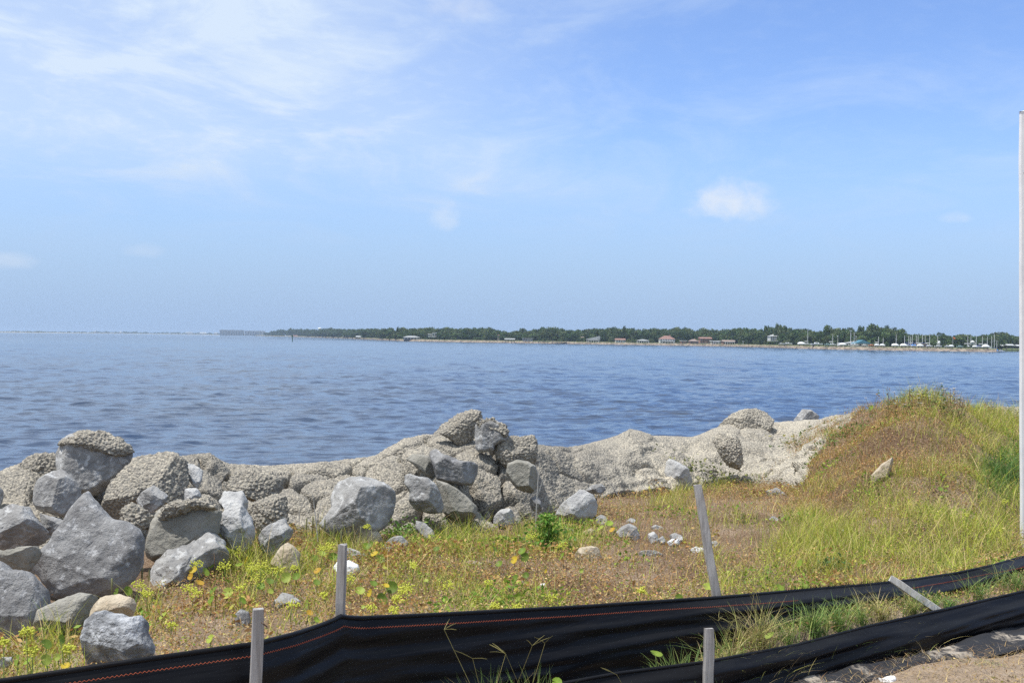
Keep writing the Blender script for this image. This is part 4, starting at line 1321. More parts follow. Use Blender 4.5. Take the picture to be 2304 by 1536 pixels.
    tag(link('dead_straw', mesh_np('dead_straw', V, F, False, col, M['leafcol'])),
        'thin dead stems and straw littering the sandy soil', 'straw', kind='stuff')
    # weeds between and before the fences
    P, px, py = scatter(120000, 3.6, 7.4, 31, True)
    lr = np.random.default_rng(32)
    between = P[:, 1] > f2d(px) + 0.1
    front = P[:, 1] < f2d(px) - 0.34
    cl = fbm(P * np.array([2.2, 2.2, 0]), 33, 3)
    ok = (between & (lr.uniform(0, 1, len(P)) < np.clip(0.6 + cl + 0.25 * (px > 1650), 0, 1) * np.clip((px - 1450) / 200, 0.03, 1))) | (front & (lr.uniform(0, 1, len(P)) < np.clip(cl + 0.35, 0.05, 0.6)))
    P, px, py = P[ok], px[ok], py[ok]
    n = len(P)
    isf = (P[:, 1] < f2d(px) - 0.3)
    C = np.where(isf[:, None], np.array([PAL['tan'], PAL['straw'], PAL['grey'], (0.40, 0.30, 0.22), PAL['brown'], PAL['olive']])[lr.integers(0, 6, n)],
                 np.array([PAL['tan'], PAL['straw'], PAL['olive'], PAL['lime'], PAL['brown'], PAL['green']])[lr.integers(0, 6, n)]) * lr.uniform(0.6, 1.2, (n, 1))
    P[:, 2] += lr.uniform(0, 1, n) * np.where(isf, 0.014, 0.05)
    V, F, col = leaflets(P, lr.uniform(0.004, 0.010, n), C, 34)
    tag(link('ground_cover', mesh_np('ground_cover', V, F, False, col, M['leafcol'])),
        'sparse weeds and dry leaf bits between and before the two fences', 'weeds', kind='stuff')


vegetation()


def tuft(label, px, py, n, h, spread, pal, lean=(0.3, 1.2), width=(0.002, 0.004), seeds=0, d=None, name='grass_tuft', sd=0, group=None):
    c = hit(px, py) if d is None else at(px, py, d)
    c = np.array([c[0], c[1], surf(c[0], c[1])])
    lr = np.random.default_rng(sd + int(px))
    a, r = lr.uniform(0, 2 * math.pi, n), np.abs(lr.normal(0, spread, n))
    B = np.stack([c[0] + r * np.cos(a), c[1] + r * np.sin(a) * 0.7, np.zeros(n)], 1)
    B[:, 2] = surf(B[:, 0], B[:, 1]) - 0.01
    C = np.array(pal)[lr.integers(0, len(pal), n)] * lr.uniform(0.75, 1.2, (n, 1))
    H = h * lr.uniform(0.45, 1.0, n)
    V, F, col = blades(B, H, lr.uniform(width[0], width[1], n), C, lr.uniform(lean[0], lean[1], n), 5, sd + 1, 0.9)
    t = thing(name, label, 'grass', c, group)
    tag(part('blades', V, F, M['leafcol'], t, False, col), kind='stuff')
    for k in range(seeds):                       # forked seed heads of goosegrass
        a0 = lr.uniform(0, 2 * math.pi)
        hh = h * lr.uniform(0.9, 1.25)
        off = np.array([math.cos(a0), math.sin(a0) * 0.6, 0]) * hh * lr.uniform(0.2, 0.5)
        b = c + np.array([lr.normal(0, spread * .6), lr.normal(0, spread * .4), 0])
        tip = b + off + [0, 0, hh]
        mb = MB().tube([b, b + off * 0.35 + [0, 0, hh * 0.55], tip], [0.0012, 0.0010, 0.0008], 4)
        for j in range(lr.integers(2, 5)):
            w = lr.uniform(0, 2 * math.pi)
            v = np.array([math.cos(w), math.sin(w) * 0.6, lr.uniform(0.1, 0.7)])
            v = v / np.linalg.norm(v) * min(hh, 0.2) * lr.uniform(0.22, 0.38)
            mb.tube([tip, tip + v * 0.6, tip + v + [0, 0, -0.004]], [0.0009, 0.0012, 0.0006], 4)
        cc = np.array([0.26, 0.23, 0.09]) * lr.uniform(0.8, 1.25)
        part('seed_head', mb.v, mb.f, M['leafcol'], t, False, np.tile(cc, (len(mb.v), 1)))
    return t


GRN = [(0.16, 0.26, 0.06), (0.21, 0.31, 0.08), (0.14, 0.22, 0.065), (0.30, 0.35, 0.10)]
YLW = [(0.40, 0.39, 0.12), (0.46, 0.39, 0.16), (0.30, 0.33, 0.09), (0.50, 0.40, 0.21)]


def tufts():
    tuft('spiky grass tuft with forked seed heads at the bottom centre', 1105, 1548, 200, 0.36, 0.05, GRN + [(0.35, 0.27, 0.12)], (0.2, 0.9), seeds=4, d=4.45)
    tuft('fine grass tuft at the bottom, right of the forked tuft', 1205, 1550, 170, 0.36, 0.04, GRN, (0.2, 0.8), seeds=2, d=4.5)
    tuft('small grass sprig at the foot of the long fence', 1366, 1508, 26, 0.20, 0.02, GRN, (0.3, 1.0), d=4.65)
    tuft('thin sprig with a dry stem left of the round leaf', 1428, 1498, 40, 0.22, 0.03, GRN, (0.2, 0.9), seeds=1, d=4.75)
    tuft('dense green tuft left of the front fence stake', 1522, 1482, 240, 0.22, 0.06, GRN, (0.3, 1.0), d=5.1)
    tuft('grass blades around the foot of the front fence stake', 1560, 1552, 36, 0.22, 0.03, GRN, (0.3, 1.1), d=4.75)
    tuft('grass blades just right of the front fence stake', 1612, 1550, 36, 0.22, 0.03, GRN, (0.2, 0.9), d=4.8)
    tuft('yellowing grass right above the front fence stake', 1648, 1450, 180, 0.19, 0.08, YLW + GRN, (0.4, 1.4), seeds=3, d=5.25)
    tuft('tall tangled dry tuft by the torn fence fold', 1716, 1425, 300, 0.27, 0.09, YLW + [(0.30, 0.22, 0.12)], (0.3, 1.2), seeds=4, d=5.4)
    tuft('blue-green tuft in the gap between the two fences', 1828, 1408, 240, 0.20, 0.07, GRN, (0.3, 0.9), (0.003, 0.005), d=5.65)
    tuft('arching green tuft right of the blue-green tuft', 1890, 1392, 200, 0.20, 0.07, GRN, (0.4, 1.1), (0.003, 0.005), d=5.75)
    tuft('straw coloured tuft left of the fallen stake', 1985, 1372, 320, 0.19, 0.11, YLW, (0.3, 1.2), seeds=2, d=5.95)
    tuft('feathery yellow tuft under the fallen stake', 2058, 1362, 220, 0.17, 0.08, YLW + GRN, (0.4, 1.2), d=6.1)
    tuft('bright green tuft right of the fallen stake', 2140, 1346, 120, 0.10, 0.06, [(0.12, 0.26, 0.05), (0.16, 0.30, 0.07)], (0.4, 1.3), d=6.3)
    tuft('thin green tuft before the rear fence at the right', 2205, 1328, 140, 0.18, 0.07, GRN, (0.3, 1.1), seeds=1, d=6.5)
    tuft('grass tuft between fences at the right edge', 2290, 1306, 180, 0.18, 0.09, GRN, (0.4, 1.2), d=6.8)
    tuft('green blades between the dry tangled tuft and blue-green tuft', 1772, 1418, 150, 0.17, 0.06, GRN, (0.3, 1.0), d=5.5)
    tuft('green tuft right of the arching tuft between fences', 1942, 1384, 150, 0.16, 0.06, GRN, (0.3, 1.0), d=5.85)
    tuft('short green tuft where the fallen stake meets the fence', 2100, 1352, 150, 0.14, 0.06, GRN, (0.3, 1.1), d=6.2)
    tuft('low green tuft on bare soil before the front fence', 2212, 1500, 170, 0.06, 0.07, [(0.14, 0.22, 0.05), (0.22, 0.28, 0.07)], (0.4, 1.6))
    tuft('small creeping grass on soil beside the white paper', 2120, 1530, 60, 0.05, 0.07, GRN, (0.5, 1.8))
    tuft('dark grassy clump with arching blades at right edge of mound', 2255, 1085, 260, 0.30, 0.12, [(0.08, 0.17, 0.035), (0.11, 0.21, 0.05)], (0.3, 1.1), (0.004, 0.007))
    tuft('tall pale grass standing on the lower mound slope', 1800, 1230, 240, 0.22, 0.16, [PAL['lime'], (0.34, 0.35, 0.10), PAL['straw']], (0.1, 0.5))
    tuft('tall pale grass right of the lower mound clump', 1905, 1215, 200, 0.22, 0.15, [PAL['lime'], (0.34, 0.35, 0.10), PAL['olive']], (0.1, 0.6))
    tuft('upright green sprigs beside the bright green weed', 1168, 1200, 50, 0.17, 0.05, GRN, (0.1, 0.5))
    tuft('green grass growing before the dark cavity', 1020, 1200, 110, 0.15, 0.12, GRN + [PAL['lime']], (0.2, 0.9))
    tuft('grass growing over the round tan boulder', 1322, 1268, 40, 0.16, 0.05, GRN + YLW, (0.1, 0.6))
    tuft('grass sprigs around the foot of the leaning stake', 1622, 1345, 90, 0.16, 0.12, GRN + YLW, (0.2, 0.8), d=5.95)
    tuft('green sprigs left of the leaning stake behind the fence', 1515, 1350, 80, 0.15, 0.10, GRN + [PAL['lime']], (0.2, 0.8), d=5.8)
    tuft('yellow-green tuft with plantain spikes by bright boulder', 722, 1215, 110, 0.15, 0.12, [(0.22, 0.27, 0.06), (0.30, 0.30, 0.08), (0.16, 0.20, 0.06)], (0.1, 0.5))
    # white-flowered weeds on top of the mound
    lr = np.random.default_rng(5)
    for lab, px, py, hh, ns in (('white-flowered weed on the crown of the mound', 2085, 922, 0.31, 20), ('wiry flowering weed left of the mound crown', 2012, 934, 0.29, 12),
                                ('tall white-flowered weed right of the mound crown', 2135, 926, 0.37, 16)):
        c = at(px, py, 12.1)
        c = np.array([c[0], c[1], surf(c[0], c[1])])
        t = thing('wildflower', lab, 'plant', c)
        mb, fl = MB(), []
        LP = []
        for k in range(ns):
            b = c + [lr.normal(0, 0.11), lr.normal(0, 0.06), -0.01]
            tip = b + [lr.normal(0, 0.05), lr.normal(0, 0.04), hh * lr.uniform(0.5, 1.15)]
            mid = (b + tip) / 2 + lr.normal(0, 0.012, 3)
            mb.tube([b, mid, tip], [0.0034, 0.0026, 0.002], 4)
            fl.append(tip)
            for j in range(9):
                LP.append(b + (tip - b) * lr.uniform(0.1, 0.9) + lr.normal(0, 0.014, 3))
        tag(part('stems', mb.v, mb.f, M['leafcol'], t, False, np.tile((0.20, 0.16, 0.07), (len(mb.v), 1))), kind='stuff')
        LP = np.array(LP)
        V, F, col = leaflets(LP, lr.uniform(0.010, 0.022, len(LP)), np.array([(0.13, 0.20, 0.05), (0.22, 0.26, 0.07), (0.26, 0.16, 0.07)])[lr.integers(0, 3, len(LP))], 6)
        tag(part('foliage', V, F, M['leafcol'], t, False, col), kind='stuff')
        for p in fl[::2]:
            m2 = MB()
            for j in range(6):
                w = j * math.pi / 3
                a = np.array([math.cos(w), math.sin(w) * .8, 0.25]) * 0.015
                q = np.array([-math.sin(w), math.cos(w), 0]) * 0.006
                m2.add([p, p + a + q, p + a * 1.2, p + a - q], [(0, 1, 2, 3)])
            part('flower', m2.v, m2.f, M['leafcol'], t, False, np.tile((0.72, 0.72, 0.68), (len(m2.v), 1)))
    # bright green leafy weed
    c = hit(1232, 1245)
    n = 900
    a = lr.uniform(0, 2 * math.pi, n)
    r = np.abs(lr.normal(0, 0.11, n))
    LP = np.stack([c[0] + r * np.cos(a), c[1] + 0.05 + r * np.sin(a) * 0.8, c[2] + np.abs(lr.uniform(0.01, 0.27, n)) * np.clip(1.1 - (r / 0.26) ** 2, 0.15, 1)], 1)
    V, F, col = leaflets(LP, lr.uniform(0.010, 0.022, n), np.array([(0.10, 0.24, 0.03), (0.15, 0.30, 0.04), (0.09, 0.19, 0.03), (0.24, 0.33, 0.06)])[lr.integers(0, 4, n)], 8)
    t = thing('leafy_weed', 'bushy bright green leafy weed in front of the crust', 'plant', c)
    tag(part('foliage', V, F, M['leafcol'], t, False, col), kind='stuff')
    mb = MB()
    for k in range(12):
        w = lr.uniform(0, 6.28)
        tip = c + [math.cos(w) * 0.10, 0.05 + math.sin(w) * 0.07, lr.uniform(0.12, 0.24)]
        mb.tube([c + [0, 0.05, -0.02], (c + tip) / 2 + [0, 0, 0.03], tip], [0.003, 0.0025, 0.0015], 4)
    part('stems', mb.v, mb.f, M['leafcol'], t, False, np.tile((0.16, 0.20, 0.06), (len(mb.v), 1)))
    # glossy weed beside it on the crust edge and small creeping clumps
    for lab, px, py, nn, sp, pal in (('low green creeper at the foot of the right crust', 1600, 1082, 380, 0.22, [(0.16, 0.20, 0.05), (0.26, 0.27, 0.07), (0.10, 0.13, 0.04)]),
                                     ('narrow green creeper on the right crust edge', 1790, 1002, 160, 0.14, [(0.12, 0.19, 0.05), (0.30, 0.27, 0.07)]),
                                     ('green leafy sprawl on the upper left of the mound', 1885, 988, 260, 0.20, [(0.12, 0.20, 0.05), (0.17, 0.24, 0.06)]),
                                     ('dark slender-leaved weed standing in the lower grass', 1878, 1290, 120, 0.07, [(0.08, 0.15, 0.04), (0.11, 0.18, 0.06)]),
                                     ('small weed in the bare patch beside the leaning stake', 1675, 1182, 60, 0.05, [(0.12, 0.20, 0.05), (0.28, 0.27, 0.06)]),
                                     ('green sprawl with tiny leaves below the dark cavity', 915, 1205, 300, 0.13, [(0.13, 0.25, 0.05), (0.20, 0.29, 0.06)])):
        c = hit(px, py)
        LP = np.stack([c[0] + lr.normal(0, sp, nn), c[1] + lr.normal(0, sp * 0.5, nn), np.zeros(nn)], 1)
        LP[:, 2] = surf(LP[:, 0], LP[:, 1]) + np.abs(lr.normal(0, 0.05, nn)) + 0.01
        V, F, col = leaflets(LP, lr.uniform(0.010, 0.024, nn), np.array(pal)[lr.integers(0, len(pal), nn)], 9, 0.9)
        t = thing('creeping_weed', lab, 'plant', c)
        tag(part('foliage', V, F, M['leafcol'], t, False, col), kind='stuff')
    # plantain seed spikes
    for lab, pts in (('cluster of plantain seed spikes before the pointed boulder', [(252, 1300), (268, 1287), (276, 1286), (283, 1287), (320, 1275), (336, 1280)]),
                     ('row of plantain seed spikes below the bright faceted boulder', [(690, 1165), (704, 1160), (718, 1178), (731, 1168), (752, 1180), (768, 1192), (795, 1178), (812, 1184)])):
        g0 = hit(pts[0][0], max(p[1] for p in pts) + 55)
        t = thing('plantain', lab, 'plant', g0)
        for (a, b) in pts:
            d = hit(a, b + 60)[1]
            tip = at(a, b, d)
            foot = np.array([tip[0], tip[1], surf(tip[0], tip[1]) - 0.01])
            v = tip - foot
            mb = MB().tube([foot, foot + v * 0.55, foot + v * 0.62, foot + v * 0.97, tip], [0.002, 0.002, 0.0058, 0.0052, 0.002], 6)
            part('spike', mb.v, mb.f, M['leafcol'], t, True, np.tile((0.27, 0.27, 0.14), (len(mb.v), 1)))
    # bare twigs in front of the crust
    for lab, pts in (('thin dry twig standing against the crusted block', [(672, 1195), (674, 1150), (684, 1125), (690, 1118)]),
                     ('bleached twig rising beside the bright faceted boulder', [(716, 1228), (712, 1180), (706, 1130), (703, 1110)]),
                     ('dry bent twig leaning on the crust above pale rock', [(1392, 1118), (1376, 1090), (1362, 1075), (1352, 1068)]),
                     ('long thin twig lying across the crust foot', [(1340, 1108), (1300, 1085), (1270, 1068), (1258, 1058)]),
                     ('dead stalk standing in front of the chin stone', [(1205, 1190), (1208, 1120), (1212, 1060), (1214, 1040)]),
                     ('dry forked twig on the black fence at the right', [(1870, 1505), (1858, 1492), (1852, 1480), (1850, 1470)])):
        g0 = hit(*pts[0])
        dd = g0[1] - 0.05
        P = [at(a, b, dd - 0.02 * i) for i, (a, b) in enumerate(pts)]
        mb = MB().tube(P, [0.005, 0.004, 0.003, 0.0015], 5)
        e = P[2] - P[1]
        mb.tube([P[1], P[1] + e * 0.5 + [0.03, 0, 0.01], P[1] + e * 0.9 + [0.05, 0, 0.03]], [0.003, 0.002, 0.001], 4)
        solo('twig', np.array(mb.v), mb.f, M['palewood'], lab, 'twig', None, False)


tufts()

# pennyworts: label, leaves (region, x, y, radius px in photo, colour g/y/p), umbels (region, x, y, radius px)
G_, Y_, P_ = 'g', 'y', 'p'
PENNY = [
    ('pennywort with a yellow cupped leaf in the bottom left corner', [(6, 370, 880, 15, G_), (6, 490, 840, 13, G_), (6, 365, 1005, 15, P_), (6, 530, 1050, 15, Y_), (6, 460, 985, 10, P_)], [(6, 545, 925, 13)]),
    ('pennywort with two round leaves at the left edge', [(6, 140, 1005, 16, G_), (6, 222, 1015, 13, G_)], [(6, 260, 935, 16), (6, 210, 775, 14), (6, 30, 875, 12)]),
    ('pennywort with umbels beside the pinkish tan rock', [(6, 930, 465, 12, G_), (6, 1020, 455, 13, G_)], [(6, 1110, 425, 16), (6, 1170, 480, 14)]),
    ('single pennywort leaf on bare litter behind the fence', [(6, 1300, 655, 13, P_)], [(6, 1370, 735, 12)]),
    ('pennywort with a large umbel in front of the low slab', [(2, 90, 1125, 13, G_), (2, 265, 1185, 15, G_), (2, 240, 1250, 13, G_)], [(2, 190, 1140, 18), (2, 160, 1190, 12)]),
    ('yellowed pennywort leaves below the largest left umbel', [(2, 130, 1230, 12, Y_), (2, 110, 1290, 10, Y_), (2, 190, 1345, 12, Y_)], [(2, 90, 1400, 16), (2, 150, 1440, 15)]),
    ('pennywort with pale upright leaf by the knobbly rock', [(2, 465, 1045, 16, P_), (2, 592, 1150, 11, Y_), (2, 530, 1190, 10, G_)], [(2, 510, 1085, 14), (2, 400, 1210, 14)]),
    ('pennywort with two dark leaves one above the other', [(2, 310, 1410, 13, G_), (2, 290, 1490, 12, G_), (2, 430, 1430, 15, P_)], [(2, 530, 1395, 15)]),
    ('dark green pennywort leaf left of the front stake', [(2, 562, 1500, 11, G_), (6, 1675, 838, 13, P_)], []),
    ('broad umbel pennywort before the tan conglomerate stone', [(2, 715, 1375, 12, G_), (2, 795, 1332, 12, G_), (2, 800, 1420, 9, P_)], [(2, 670, 1330, 20), (2, 720, 1215, 18), (2, 640, 1220, 14), (2, 870, 1245, 15)]),
    ('pair of pennywort leaves right of the conglomerate stone', [(2, 935, 1302, 14, P_), (2, 1022, 1290, 11, G_)], [(2, 1000, 1225, 8)]),
    ('pennywort cluster left of the second stake head', [(2, 1182, 1132, 11, G_), (2, 1245, 1092, 10, P_), (2, 1345, 1120, 12, G_), (2, 1207, 1240, 11, Y_), (2, 1198, 1342, 10, G_)], [(2, 1265, 1060, 16), (2, 1310, 1040, 13)]),
    ('pennywort with two orange-yellow leaves right of second stake', [(2, 1700, 1095, 11, Y_), (2, 1790, 1100, 10, Y_), (2, 1750, 1140, 12, G_)], []),
    ('pennywort at the tan rounded stone', [(2, 1628, 1030, 11, G_), (2, 1668, 1010, 8, G_)], [(2, 1635, 868, 8)]),
    ('pennywort with yellow folded leaf right of second stake foot', [(2, 1690, 1352, 11, G_), (2, 1575, 1412, 13, P_), (2, 1660, 1432, 11, Y_)], [(2, 1490, 1320, 14)]),
    ('large leaved pennywort above the long fence', [(2, 1850, 1385, 17, G_), (2, 1765, 1485, 17, G_), (2, 1800, 1370, 9, Y_)], [(2, 1960, 1420, 18), (2, 1900, 1490, 12)]),
    ('small pennywort with orange leaf just above the fence', [(7, 435, 545, 13, P_), (7, 450, 608, 10, Y_), (7, 498, 655, 9, G_)], [(7, 335, 560, 14), (7, 550, 490, 9)]),
    ('pennywort umbels above the fence right of the second stake', [(7, 820, 570, 6, P_)], [(7, 880, 575, 11), (7, 1035, 590, 12), (7, 1125, 450, 17)]),
    ('lone umbel stalk in the weeds mid way along fence', [(7, 1255, 385, 7, P_)], [(7, 1410, 425, 13), (7, 1172, 285, 9)]),
    ('pennywort with stacked twin leaves above the fence middle', [(7, 1868, 375, 13, G_), (7, 1860, 420, 10, G_), (7, 1945, 348, 9, G_)], [(7, 1690, 410, 10)]),
    ('pale pennywort leaf near the fence middle', [(7, 1890, 515, 9, P_), (7, 1640, 510, 7, P_)], [(7, 1735, 568, 11), (7, 1880, 570, 10), (7, 2125, 505, 14)]),
    ('pennywort with green and yellow leaves in mid weeds', [(3, 1245, 1380, 11, G_), (3, 1268, 1432, 13, G_), (3, 1180, 1455, 11, Y_), (3, 1050, 1488, 10, G_)], []),
    ('round pennywort leaf left of the twin leaves', [(3, 1010, 1362, 10, G_), (3, 505, 1360, 9, G_)], []),
    ('round pennywort leaf under the bright green weed', [(3, 1590, 1427, 12, G_)], [(3, 1330, 1260, 11), (3, 1590, 1340, 14)]),
    ('tall pennywort with large upright leaf before pale rock', [(3, 1785, 1015, 16, G_), (3, 1832, 1045, 17, G_)], []),
    ('pennywort with small yellow leaf left of the loose stones', [(3, 1925, 1182, 11, P_), (3, 2003, 1140, 10, G_), (3, 2025, 1195, 9, Y_)], []),
    ('shiny pennywort leaf at the foot of the leaning stake', [(8, 757, 262, 16, P_), (8, 605, 315, 11, G_)], []),
    ('round pennywort leaf at torn fence top right of stake', [(8, 1103, 265, 12, G_), (8, 1228, 262, 11, G_)], []),
    ('tall curled pennywort leaf in the gap left of front stake', [(8, 495, 590, 17, G_)], []),
    ('pale pennywort leaf lying in the dry tangled tuft', [(8, 1053, 500, 14, P_)], []),
    ('bright pennywort leaf peeping from the bottom right of the centre tufts', [(7, 2160, 1085, 14, G_)], []),
    ('dark pennywort leaf on the left shoulder of the mound', [(5, 832, 312, 7, G_)], []),
    ('pennywort with pale umbel on the right mound slope', [(5, 1330, 895, 8, G_), (5, 1605, 945, 7, G_)], [(5, 1520, 1085, 7), (5, 1800, 990, 7)]),
    ('green pennywort leaf in the grass low on the mound', [(5, 775, 1420, 8, G_), (5, 320, 1430, 11, G_)], []),
    ('small yellow pennywort leaf in mid ground weeds', [(4, 92, 1330, 6, Y_), (4, 355, 1328, 6, P_)], [(4, 800, 1478, 8)]),
]


def pennyworts():
    lr = np.random.default_rng(55)
    LC = {'g': [(0.15, 0.23, 0.025), (0.20, 0.28, 0.035), (0.12, 0.18, 0.025)], 'p': [(0.30, 0.36, 0.06), (0.26, 0.32, 0.06)], 'y': [(0.46, 0.34, 0.03), (0.44, 0.27, 0.03)]}
    leaf_mat = M['leafcol']
    for lab, leaves, umb in PENNY:
        pos = []
        for (k, x, y, r, c) in leaves:
            px, py = rg(k, [(x, y)])[0]
            if k == 8 and x in (495, 1053) or (k == 7 and x == 2160):
                dd = {495: 4.95, 1053: 5.3, 2160: 4.3}[x]
                p = at(px, py, dd)
            elif (k == 6 and y > 770 and x < 600):
                p = at(px, py, 4.6 + (1 - (y - 770) / 400) * 0.5)
            else:
                p = hit(px, py, lr.uniform(0.07, 0.13))
            pos.append((p, r * 0.84 * p[1] / FPX, c))
        ump = []
        for (k, x, y, r) in umb:
            px, py = rg(k, [(x, y)])[0]
            p = at(px, py, 4.75) if (k == 6 and x < 600) else hit(px, py, lr.uniform(0.10, 0.17))
            ump.append((p, r * p[1] / FPX))
        allp = np.array([q[0] for q in pos] + [q[0] for q in ump])
        c0 = allp.mean(0)
        c0[2] = surf(c0[0], c0[1])
        t = thing('pennywort', lab, 'plant', c0)
        for p, r, c in pos:
            # dish shaped round leaf, notched at the stalk, turned up and roughly towards the light or the path
            nrm = np.array([lr.normal(-0.1, 0.6), lr.uniform(-1.0, -0.15), lr.uniform(0.25, 1.0)])
            nrm /= np.linalg.norm(nrm)
            a = np.cross(nrm, [0.2, 0.1, 1.0]); a /= np.linalg.norm(a)
            b = np.cross(nrm, a)
            n = 22
            cols = np.array(LC[c][lr.integers(0, len(LC[c]))]) * lr.uniform(0.85, 1.2)
            V, F, C = [p - nrm * r * 0.15], [], [cols * 1.25]
            for ringi, (q, dz) in enumerate(((0.5, -0.06), (1.0, 0.10))):
                for i in range(n):
                    w = 0.22 + (2 * math.pi - 0.30) * i / (n - 1)
                    rr = r * q * (1 + (0.04 * math.sin(w * 9 + r * 999) if ringi else 0))
                    V.append(p + a * math.cos(w) * rr + b * math.sin(w) * rr + nrm * r * (dz + 0.06 * math.sin(2 * w + r * 300)))
                    C.append(cols * (1.0 if ringi == 0 else 0.92) * (1.12 if i % 3 == 0 else 1.0))
            for i in range(n - 1):
                F += [(0, 1 + i, 2 + i), (1 + i, 1 + n + i, 2 + n + i, 2 + i)]
            lf = part('leaf', V, F, leaf_mat, t, True, np.array(C))
            f = np.array([p[0] + lr.normal(0, 0.02), p[1] + 0.02, 0])
            f[2] = surf(f[0], f[1]) - 0.01
            top = p - nrm * r * 0.17
            mb = MB().tube([f, (f + top) / 2 + [0, 0.01, 0.015], top], [0.0022, 0.002, 0.0016], 5)
            part('stalk', mb.v, mb.f, leaf_mat, lf, True, np.tile((0.20, 0.27, 0.08), (len(mb.v), 1)))
        for p, r in ump:
            f = np.array([p[0] + lr.normal(0, 0.02), p[1] + 0.02, 0])
            f[2] = surf(f[0], f[1]) - 0.01
            mb = MB().tube([f, (f + p) / 2 + lr.normal(0, 0.006, 3), p], [0.0026, 0.0022, 0.0018], 5)
            st = part('flower_stalk', mb.v, mb.f, leaf_mat, t, True, np.tile((0.22, 0.30, 0.08), (len(mb.v), 1)))
            V, F, C = [], [], []
            m2 = MB()
            for j in range(44):
                v = lr.normal(0, 1, 3); v[2] = v[2] * 0.55 + 0.25
                v = v / np.linalg.norm(v) * r * lr.uniform(0.5, 1.25)
                e = p + v
                m2.add([p, p + [0.0012, 0, 0], e], [(0, 1, 2)])
                s = lr.uniform(0.0034, 0.0062)
                m2.add([e + [s, 0, 0], e + [0, s, 0], e - [s, 0, 0], e - [0, s, 0], e + [0, 0, s], e - [0, 0, s]],
                       [(0, 1, 4), (1, 2, 4), (2, 3, 4), (3, 0, 4), (1, 0, 5), (2, 1, 5), (3, 2, 5), (0, 3, 5)])
            cc = np.array((0.58, 0.60, 0.09)) * lr.uniform(0.85, 1.2, (len(m2.v), 1))
            part('umbel', m2.v, m2.f, leaf_mat, st, False, cc)


pennyworts()


# ------------------------------------------------------------------ far shore
SH = np.array([(575, 3900), (600, 3400), (660, 2600), (740, 1950), (800, 1480), (850, 1180), (900, 985), (1000, 930), (1150, 895), (1320, 860), (1500, 850),
               (1600, 838), (1660, 800), (1720, 740), (1780, 680), (1840, 640), (1950, 612), (2060, 598), (2150, 593), (2242, 590)], float)


def shd(px): return np.interp(px, SH[:, 0], SH[:, 1])


def fx(px, d): return (px - CX) / FPX * d


def zat(px, py, d): return CAM[2] + (hor(px) - py) * d / FPX


M['farland'] = pmat('far_shore_turf', (0.10, 0.13, 0.05), (0.22, 0.21, 0.11), 0.03, 0.95, lo=0.4, hi=0.6)
M['revet'] = pmat('tan_stone_revetment', (0.10, 0.08, 0.065), (0.29, 0.235, 0.18), 0.5, 0.9, [(0.6, 0.8, 0.3)], lo=0.38, hi=0.62)
M['sand'] = pmat('white_sand', (0.30, 0.285, 0.25), (0.38, 0.36, 0.32), 0.02, 0.9)
M['wallw'] = pmat('white_siding', (0.52, 0.52, 0.50), (0.60, 0.60, 0.59), 0.5, 0.7)
M['wallc'] = pmat('cream_stucco', (0.38, 0.36, 0.32), (0.44, 0.42, 0.38), 0.5, 0.8)
M['wallg'] = pmat('grey_siding', (0.33, 0.34, 0.34), (0.40, 0.41, 0.41), 0.5, 0.8)
M['brick'] = pmat('brick_wall', (0.24, 0.13, 0.10), (0.31, 0.19, 0.15), 1.5, 0.9)
M['teal'] = pmat('teal_siding', (0.05, 0.15, 0.21), (0.06, 0.18, 0.24), 0.5, 0.6)
M['roofr'] = pmat('red_tile_roof', (0.20, 0.115, 0.095), (0.26, 0.15, 0.125), 0.8, 0.9)
M['roofb'] = pmat('brown_shingle_roof', (0.21, 0.16, 0.14), (0.28, 0.22, 0.19), 0.8, 0.9)
M['roofg'] = pmat('grey_shingle_roof', (0.26, 0.27, 0.27), (0.34, 0.35, 0.35), 0.8, 0.9)
M['roofl'] = pmat('light_metal_roof', (0.38, 0.39, 0.39), (0.45, 0.46, 0.46), 0.8, 0.5)
M['glassd'] = pmat('dark_window_glass', (0.03, 0.04, 0.05), (0.05, 0.06, 0.07), 0.5, 0.15, spec=0.6)
M['pile'] = pmat('dark_pier_timber', (0.10, 0.09, 0.08), (0.17, 0.15, 0.13), 1.5, 0.9)
M['gel'] = pmat('white_gelcoat', (0.74, 0.74, 0.74), (0.80, 0.80, 0.80), 0.6, 0.35)
M['gelo'] = pmat('orange_gelcoat', (0.62, 0.28, 0.13), (0.68, 0.33, 0.17), 0.6, 0.4)
M['geln'] = pmat('pale_green_gelcoat', (0.36, 0.48, 0.46), (0.42, 0.54, 0.52), 0.6, 0.4)
M['tarp'] = pmat('blue_tarpaulin', (0.05, 0.18, 0.55), (0.07, 0.24, 0.66), 0.8, 0.6)
M['navy'] = pmat('navy_canvas', (0.03, 0.05, 0.16), (0.04, 0.07, 0.22), 0.8, 0.7)
M['shroud'] = pmat('white_shrink_wrap', (0.76, 0.77, 0.79), (0.82, 0.83, 0.84), 0.8, 0.5)
M['alloy'] = pmat('anodised_mast', (0.62, 0.62, 0.63), (0.70, 0.70, 0.71), 0.4, 0.45)
M['boot'] = pmat('dark_antifouling', (0.05, 0.04, 0.05), (0.09, 0.06, 0.06), 0.8, 0.8)
M['flag'] = pmat('orange_flag_cloth', (0.75, 0.16, 0.05), (0.80, 0.20, 0.07), 1.0, 0.8)
M['marker'] = pmat('dark_green_marker_paint', (0.03, 0.10, 0.06), (0.05, 0.14, 0.09), 1.0, 0.7)
ZL = 1.5


